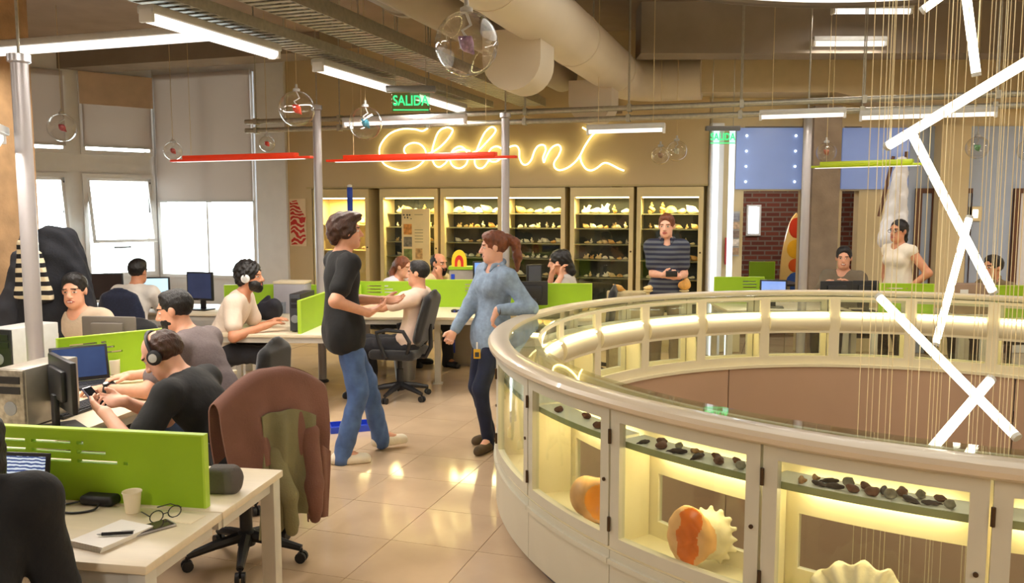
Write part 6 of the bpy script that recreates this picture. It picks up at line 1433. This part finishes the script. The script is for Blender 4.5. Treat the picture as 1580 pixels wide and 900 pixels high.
    if collar:
        C = []
        for sg in (-1, 1): C.append(cap(neckb+s2*0.045*k-fw*0.05*k, neckb+s2*0.02*k+fw*0.06*k+rx*0.05*sg*k, 0.018*k, 0.02*k, 0.02)); C.append(cap(neckb+s2*0.02*k+fw*0.06*k+rx*0.05*sg*k, neckb-s2*0.02*k+fw*0.085*k+rx*0.04*sg*k, 0.018*k, 0.010*k, 0.01)); C.append(cap(neckb+s2*0.045*k-fw*0.05*k, neckb+s2*0.03*k+rx*0.068*sg*k, 0.018*k, 0.02*k, 0.02))
        link('collar', sdf_mesh('collar', C, max(vox, 0.008), shirt if not isinstance(collar, bpy.types.Material) else collar), root)
    # trousers and shoes
    Tr = [cap(pel+Vector((-0.075*k,0,0)), pel+Vector((0.075*k,0,0)), 0.10*k+0.011, 0.10*k+0.011, 0.04)]; slim = fem
    for s_ in 'LR':
        hip, Kn, An, toe = LEG[s_]
        Tr += [cap(hip, Kn, 0.084*k+(0.006 if slim else 0.012), 0.058*k+(0.004 if slim else 0.012), 0.03), cap(Kn, An+Vector((0,0,-0.045)), 0.056*k+(0.004 if slim else 0.012), 0.044*k+(0.002 if slim else 0.020), 0.03)]
    Tr.append(cut((0,0,1), (0,0,pel.z+0.10*k)))
    link('trousers', sdf_mesh('trousers', Tr, max(vox, 0.010), trousers, fold=0.005 if not slim else 0.003), root)
    for s_ in 'LR':
        hip, Kn, An, toe = LEG[s_]; b = An+Vector((0,0,-0.085*k))
        up = Vector((0,0,1)); pitch = max(0.0, An.z-0.09*k)
        tv = toe
        S_ = [cap(An+Vector((0,0,-0.03*k))-tv*0.02*k, b+tv*0.04*k+up*0.04*k, 0.042*k, 0.040*k, 0.02), cap(b-tv*0.045*k+up*0.036*k, b+tv*0.15*k+up*0.034*k, 0.036*k, 0.034*k, 0.02), cap(b+tv*0.05*k+up*0.03*k, b+tv*0.165*k+up*0.026*k, 0.044*k, 0.036*k, 0.02), cut((0,0,-1), (0,0,b.z+0.003))]
        link('shoe', sdf_mesh('shoe', S_, max(vox, 0.008), shoe or M_black), root)
    return dict(root=root, head=root.matrix_basis @ hc if False else (Matrix.Rotation(yaw, 3, 'Z') @ hc+Vector((xy[0], xy[1], 0))), Rh=Matrix.Rotation(yaw, 3, 'Z') @ Rh, arm={s_: [Matrix.Rotation(yaw, 3, 'Z') @ p+Vector((xy[0], xy[1], 0)) for p in ARM[s_]] for s_ in 'LR'}, k=k, neck=neckb)
D = math.radians
BLK = clothm('tshirt_black', (22,22,24), var=0.2); SWE = clothm('sweater_black', (16,16,18), var=0.2); GREY = mat('shirt_grey_weave', (120,108,108), rough=0.9, var=0.12, scale=120, bump=0.4, bscale=30); BEIGE = clothm('shirt_beige', (196,176,152)); WHT = clothm('tshirt_white', (226,220,212)); WHP = clothm('tshirt_offwhite', (222,204,186)); PINK = clothm('shirt_pale_pink', (232,206,188)); LAV = clothm('shirt_pale_lilac', (216,214,226)); CRM = clothm('shirt_cream', (226,206,160)); OLV = clothm('shirt_olive', (124,108,78)); GRN = clothm('shirt_grey_brown', (112,100,82)); BLOU = clothm('blouse_white', (226,216,200)); LGR = clothm('shirt_light_grey', (200,194,188))
DEN = mat('denim_shirt', (138,158,182), rough=0.85, var=0.16, scale=30, bump=0.5, bscale=26)
STR = wavemat('striped_shirt', (40,44,66), (92,96,104), scale=6.2, rough=0.85, direction='Z', dist=0.4)
WSH = clothm('shoe_white', (236,226,206)); BSH = clothm('shoe_brown', (86,70,48), var=0.4)
# 1 person in the black sweater at the near desk
person('person in a black sweater working at the near laptop', (-1.465, 2.10), D(6), 0.55, SWE, TROU, SK2, 'long', HB, lean=D(14), lean2=D(28), roll=D(-7), sc=1.0, bw=1.15, hy=D(22), hp=D(-6), sleeve='long', vox=0.010, belly=0.02,
       hands={'R': dict(p=(-1.45, 2.52, 0.80), pole=(0.6, -1.0, -0.5), n=(0,0,-1), curl=0.4), 'L': dict(p=(-1.75, 2.68, 0.78), n=(0,0,-1), curl=0.4)})
# 2 man with the headset looking at his phone
h2 = A(160, 655, 3.86)
p2 = person('balding man in a black polo shirt with a headset looking down at his phone', (-1.40, 4.15), D(84), 0.50, BLK, TROU, SK3, 'bald', HBr, lean=D(24), lean2=D(34), sc=1.02, bw=1.12, belly=0.03, hy=D(0), hp=D(-34), headf=0.05, sleeve='short', vox=0.006,
       hands={'L': dict(p=(-1.93, 3.92, 0.83), pole=(-0.6, -0.3, -0.8), n=(0.7, 0.3, 0.5), curl=0.75, d=(0.5, 0.8, 0.1), thumb=(0,0,1)), 'R': dict(p=(-1.95, 4.16, 0.83), pole=(0.7, -0.3, -0.7), n=(-0.7, 0.3, 0.5), curl=0.75, d=(-0.5, 0.8, 0.1), thumb=(0,0,1))})
headset('black headset with silver discs on the balding man', p2['head'], p2['Rh'])
t = thing('smartphone', 'silver smartphone held by the balding man', 'phone', Vector((-2.035, 4.035, 0.875)), D(84)); t.rotation_euler = (D(50), 0, D(84))
mb = MB(); mb.box((0,0,0), (0.07, 0.135, 0.010), bev=0.004); mb.ob('body', M_alu, t); mb = MB(); mb.box((0,0,0.0055), (0.062, 0.12, 0.001)); mb.ob('screen', M_scroff, t)
# 3 bearded man in grey
p3 = person('bearded man in a grey shirt working at the laptop', (-1.72, 4.98), D(80), 0.56, GREY, JEANS, SK1, 'crop', HB, lean=D(22), lean2=D(28), sc=1.04, bw=1.08, hy=D(12), hp=D(-12), sleeve='short', vox=0.0065, beard='stubble',
       hands={'L': dict(p=(-2.30, 4.68, 0.775), pole=(-0.7, -0.2, -0.7), n=(0,0,-1), curl=0.45, thumb=(1,0,0)), 'R': dict(p=(-2.33, 5.08, 0.775), pole=(0.7, -0.3, -0.6), n=(0,0,-1), curl=0.45)})
Wl = p3['arm']['L'][0].lerp(p3['arm']['L'][1], 0.93); dl = (p3['arm']['L'][1]-p3['arm']['L'][0]).normalized()
t = thing('wristwatch', 'black wristwatch on the bearded man\'s wrist', 'watch', Wl); Rw_ = dl.to_track_quat('Z', 'Y').to_matrix()
mb = MB(); mb.lathe([(0.031, -0.011), (0.035, -0.009), (0.035, 0.009), (0.031, 0.011)], n=24, R=Rw_, caps=False); mb.ob('strap', M_black, t)
up_ = (Vector((0.3,-0.4,1))-dl*Vector((0.3,-0.4,1)).dot(dl)).normalized(); mb = MB(); mb.cyl(up_*0.032, up_*0.043, 0.019, n=16); mb.ob('case', M_black, t); mb = MB(); mb.cyl(up_*0.043, up_*0.0445, 0.014, n=16); mb.ob('dial', M_lgrey, t)
# 4 smiling man
person('smiling man in a beige shirt behind the grey monitor', (A(122, 480, 6.3).x, 6.42), D(172), 0.50, BEIGE, TROU, SK1, 'short', HB, lean=D(8), lean2=D(12), sc=1.04, hy=D(14), hp=D(-4), sleeve='long', vox=0.008, smile=True,
       hands={'R': dict(p=(-3.32, 5.98, 0.79), n=(0,0,-1)), 'L': dict(p=(-2.9, 5.98, 0.79), n=(0,0,-1))})
# 5 person in white from behind
person('person in a white T-shirt with dark hair facing the window desk', (A(206, 450, 8.25).x, 8.15), D(-6), 0.52, WHT, TROU, SK2, 'short', HB, lean=D(12), hy=D(-8), hp=D(-6), vox=0.011,
       hands={'R': dict(p=(A(206, 450, 8.25).x+0.15, 8.62, 0.80), n=(0,0,-1)), 'L': dict(p=(A(206, 450, 8.25).x-0.15, 8.62, 0.80), n=(0,0,-1))})
# 6 man with the white headphones in profile
x6 = A(338, 470, 7.35).x
p6 = person('man in a white T-shirt with white headphones typing in profile', (x6-0.02, 7.35), D(-88), 0.54, WHP, TROU, SK2, 'curly', HB, lean=D(20), lean2=D(26), sc=1.06, bw=1.05, hy=D(-4), hp=D(2), vox=0.009, beard='full',
       hands={'R': dict(p=(-2.12, 7.16, 0.785), pole=(0.5, -0.5, -0.7), n=(0,0,-1), curl=0.4), 'L': dict(p=(-2.12, 7.48, 0.785), n=(0,0,-1), curl=0.4)})
hs = headset('white headphones on the curly haired man', p6['head'], p6['Rh'], 0.104)
for c in hs.children:
    if c.name.startswith('ear_cup'): c.data = c.data.copy(); c.data.materials[0] = M_white
# 7 standing man in black
xs_ = -1.08
p7 = person('standing man in a black T-shirt and blue jeans talking with his hands', (-1.19, 5.90), D(-64), 0.945, BLK, JEANS, SK1, 'messy', HBr, lean=D(-3), lean2=D(1), sc=1.03, bw=1.08, hy=D(-2), hp=D(2), vox=0.0065, hem=0.014, shoe=WSH,
       hands={'R': dict(p=(-0.985, 5.72, 1.08), pole=(0.5, -1, -0.5), n=(0, -0.3, 1), curl=0.5, d=(-0.1, 0.9, 0.35), thumb=(1,0,0.3)), 'L': dict(p=(-0.92, 5.98, 1.14), pole=(-0.5, -1, -0.4), n=(0.6, 0, 0.6), curl=0.45, thumb=(0,0,1))},
       feet={'R': dict(p=(-1.20, 5.79, 0.085), toe=(0.25, 1, 0)), 'L': dict(p=(-0.97, 6.13, 0.115), toe=(-0.05, 1, 0.0), pole=(-0.1, 1, 0.3))})
# 8 man in pale pink leaning back
p8 = person('man in a pale pink shirt leaning back in an office chair', (-0.97, 7.86), D(80), 0.52, PINK, TROU, SK1, 'crop', HB, lean=D(-16), lean2=D(-10), sc=1.02, hy=D(-2), hp=D(0), vox=0.008,
       hands={'L': dict(p=(-1.46, 7.64, 0.86), pole=(-0.4, -0.4, -0.9), n=(0,0,-1), curl=0.5), 'R': dict(p=(-1.48, 7.98, 0.88), pole=(0.5, -0.3, -0.9), n=(0,0,-1), curl=0.5)},
       feet={'L': dict(p=(-1.40, 7.82, 0.085)), 'R': dict(p=(-1.36, 8.02, 0.085))})
# 9 auburn haired woman, 10 bearded man behind the divider
person('auburn haired woman in a pale shirt behind the lime divider', (A(588, 430, 9.6).x, 9.66), D(-112), 0.53, LAV, TROU, SK1, 'tied', HRd, lean=D(22), lean2=D(26), sc=0.98, fem=True, hp=D(-12), vox=0.011,
       hands={'R': dict(p=(-1.15, 9.45, 0.79), n=(0,0,-1)), 'L': dict(p=(-0.98, 9.65, 0.79), n=(0,0,-1))})
h10 = A(676, 420, 9.5)
person('dark bearded man in a cream shirt resting his chin on his hand', (A(664, 430, 9.75).x-0.03, 9.78), D(-128), 0.51, CRM, TROU, SK2, 'bald', HB, lean=D(10), lean2=D(16), sc=1.0, hp=D(-4), vox=0.010, beard='full',
       hands={'L': dict(p=(h10.x+0.015, 9.50, 1.02), pole=(-0.2, 0.5, -1), n=(0, -1, 0.3), curl=1.0, d=(0.0,0.1,1)), 'R': dict(p=(-0.72, 9.45, 0.79), n=(0,0,-1))})
# 11 woman with the ponytail leaning on the counter
p11 = person('woman with a ponytail in a denim shirt leaning on the ring counter', (-0.16, 6.20), D(122), 0.875, DEN, DJEANS, SK3, 'ponytail', HRd, lean=D(-8), lean2=D(-2), roll=D(-5), sc=0.955, fem=True, bw=1.04, hy=D(-30), hp=D(-4), vox=0.0065, sleeve='long', smile=True, shoe=BSH, collar=True, neckl=0.005, hem=0.004,
       hands={'R': dict(p=(-0.43, 6.16, 0.885), pole=(0.5, -1, 0.0), n=(-0.7, 0.2, 0), curl=1.2, thumb=(0,1,0)), 'L': dict(p=(-0.10, 5.93, 1.075), pole=(-0.5, -0.8, -0.7), n=(0.3, 0.2, -0.8), curl=0.7, d=(0.35, 0.3, -0.8), thumb=(0.5,0.8,0.1))},
       feet={'L': dict(p=(-0.17, 6.12, 0.085), toe=(-0.55, 1, 0)), 'R': dict(p=(-0.16, 6.36, 0.085), toe=(-0.2, 1, 0))})
t = thing('badge', 'yellow identity badge clipped at the ponytailed woman\'s hip', 'badge', A(736, 540, 6.05))
mb = MB(); mb.box((0,0,-0.03), (0.05, 0.006, 0.07), bev=0.002); mb.ob('card', mat('badge_yellow', (206,160,40), rough=0.4), t); mb = MB(); mb.box((0,-0.004,-0.035), (0.03, 0.002, 0.035)); mb.ob('photo', M_dark, t); mb = MB(); mb.box((0,0.004,0.03), (0.012, 0.006, 0.05)); mb.ob('clip', M_white, t)
t = thing('bracelet', 'thin bracelet on the ponytailed woman\'s wrist', 'bracelet', p11['arm']['L'][0].lerp(p11['arm']['L'][1], 0.97)); mb = MB(); db = (p11['arm']['L'][1]-p11['arm']['L'][0]).normalized(); Rb_ = db.to_track_quat('Z', 'Y').to_matrix(); mb.tube([Rb_ @ Vector((0.034*math.cos(2*PI*i/18), 0.034*math.sin(2*PI*i/18), 0)) for i in range(18)], 0.004, 6, closed=True); mb.ob('band', M_brass, t)
# 12 woman on the phone
x12 = A(893, 430, 8.95).x
p12 = person('woman in a light grey top with dark hair talking on the phone', (x12, 9.0), D(74), 0.56, LGR, TROU, SK1, 'bun', HB, lean=D(14), lean2=D(20), sc=1.0, fem=True, bw=1.1, hp=D(-8), vox=0.009, sleeve='three', neckl=0.02,
       hands={'L': dict(p=(A(866, 420, 8.8).x, 8.80, 1.08), pole=(-0.3, 0.2, -1), n=(0,-1,0), curl=0.9, d=(0.15,0.0,1)), 'R': dict(p=(A(852, 420, 8.95).x, 9.02, 1.09), pole=(0.3, 0.3, -1), n=(0,-1,0), curl=0.9, d=(-0.1,-0.3,1))})
# 13 man in the striped shirt
x13 = A(1028, 420, 8.75).x
p13 = person('standing man in a dark striped polo shirt holding a phone', (x13, 8.75), D(172), 0.94, STR, KHAKI, SK3, 'short', HRd, lean=D(0), sc=1.0, bw=0.93, hy=D(-14), hp=D(-2), vox=0.008, collar=True, hem=0.004,
       hands={'R': dict(p=(x13-0.085, 8.50, 1.115), pole=(0.3, -1, -0.8), n=(-0.8, -0.5, 0.3), curl=0.8, d=(-0.9,0.45,0.1), thumb=(0,0,1)), 'L': dict(p=(x13+0.085, 8.49, 1.10), pole=(-0.3, -1, -0.8), n=(0.8, -0.5, 0.3), curl=0.8, d=(0.9,0.45,0.1), thumb=(0,0,1))})
mb = MB(); mb.box((0,0,0), (0.12, 0.012, 0.06), bev=0.004); t = thing('smartphone', 'black phone in the hands of the striped shirt man', 'phone', Vector((x13-0.005, 8.43, 1.135)), 0.1); mb.ob('body', M_black, t); mb = MB(); mb.box((0,0.0065,0), (0.105, 0.001, 0.052)); mb.ob('screen', M_scroff, t)
# 14, 15, 16 beyond the ring counter
x14 = A(1308, 400, 9.15).x
person('seated man in a grey brown T-shirt turned on his chair', (x14, 9.25), D(140), 0.58, GRN, TROU, SK1, 'short', HB, lean=D(-4), lean2=D(2), hy=D(16), vox=0.010, smile=True,
       hands={'R': dict(p=(x14-0.28, 8.98, 0.98), pole=(0.5,-0.3,-0.8), n=(0,0,-1)), 'L': dict(p=(x14-0.05, 8.92, 0.98), n=(0,0,-1))})
x15 = A(1386, 400, 8.8).x
p15 = person('standing woman with glasses in a sleeveless white blouse', (x15, 8.8), D(112), 0.905, BLOU, TROU, SK2, 'tied', HB, lean=D(-4), lean2=D(0), sc=0.975, fem=True, hy=D(6), vox=0.009, tanktop=True,
       hands={'L': dict(p=(x15+0.03, 8.62, 0.96), pole=(-0.9, -0.6, -0.2), n=(0.6,0.3,0), curl=0.8), 'R': dict(p=(x15-0.12, 8.78, 0.95), pole=(0.6, -0.5, -0.5), n=(0,0.6,-0.3), curl=0.8)})
gl_ = thing('eyeglasses', 'dark framed glasses worn by the woman in the white blouse', 'eyeglasses', p15['head']); gl_.rotation_euler = p15['Rh'].to_euler()
for sg in (-1, 1):
    mb = MB(); mb.tube([(0.031*sg+0.021*math.cos(2*PI*i/14), 0.098, 0.002+0.016*math.sin(2*PI*i/14)) for i in range(14)], 0.0025, 6, closed=True); mb.ob('rim', M_black, gl_)
    mb = MB(); mb.tube([(0.053*sg, 0.096, 0.006), (0.078*sg, 0.04, 0.006), (0.080*sg, -0.01, 0.002)], 0.0022, 6); mb.ob('temple', M_black, gl_)
x16 = A(1551, 410, 8.65).x
person('seated man in an olive shirt turned aside behind the lime divider', (x16, 8.72), D(104), 0.52, OLV, TROU, SK2, 'short', HB, lean=D(6), lean2=D(8), hy=D(4), vox=0.010, sleeve='long', collar=True,
       hands={'L': dict(p=(x16-0.30, 8.50, 0.80), n=(0,0,-1)), 'R': dict(p=(x16-0.32, 8.80, 0.80), n=(0,0,-1))})
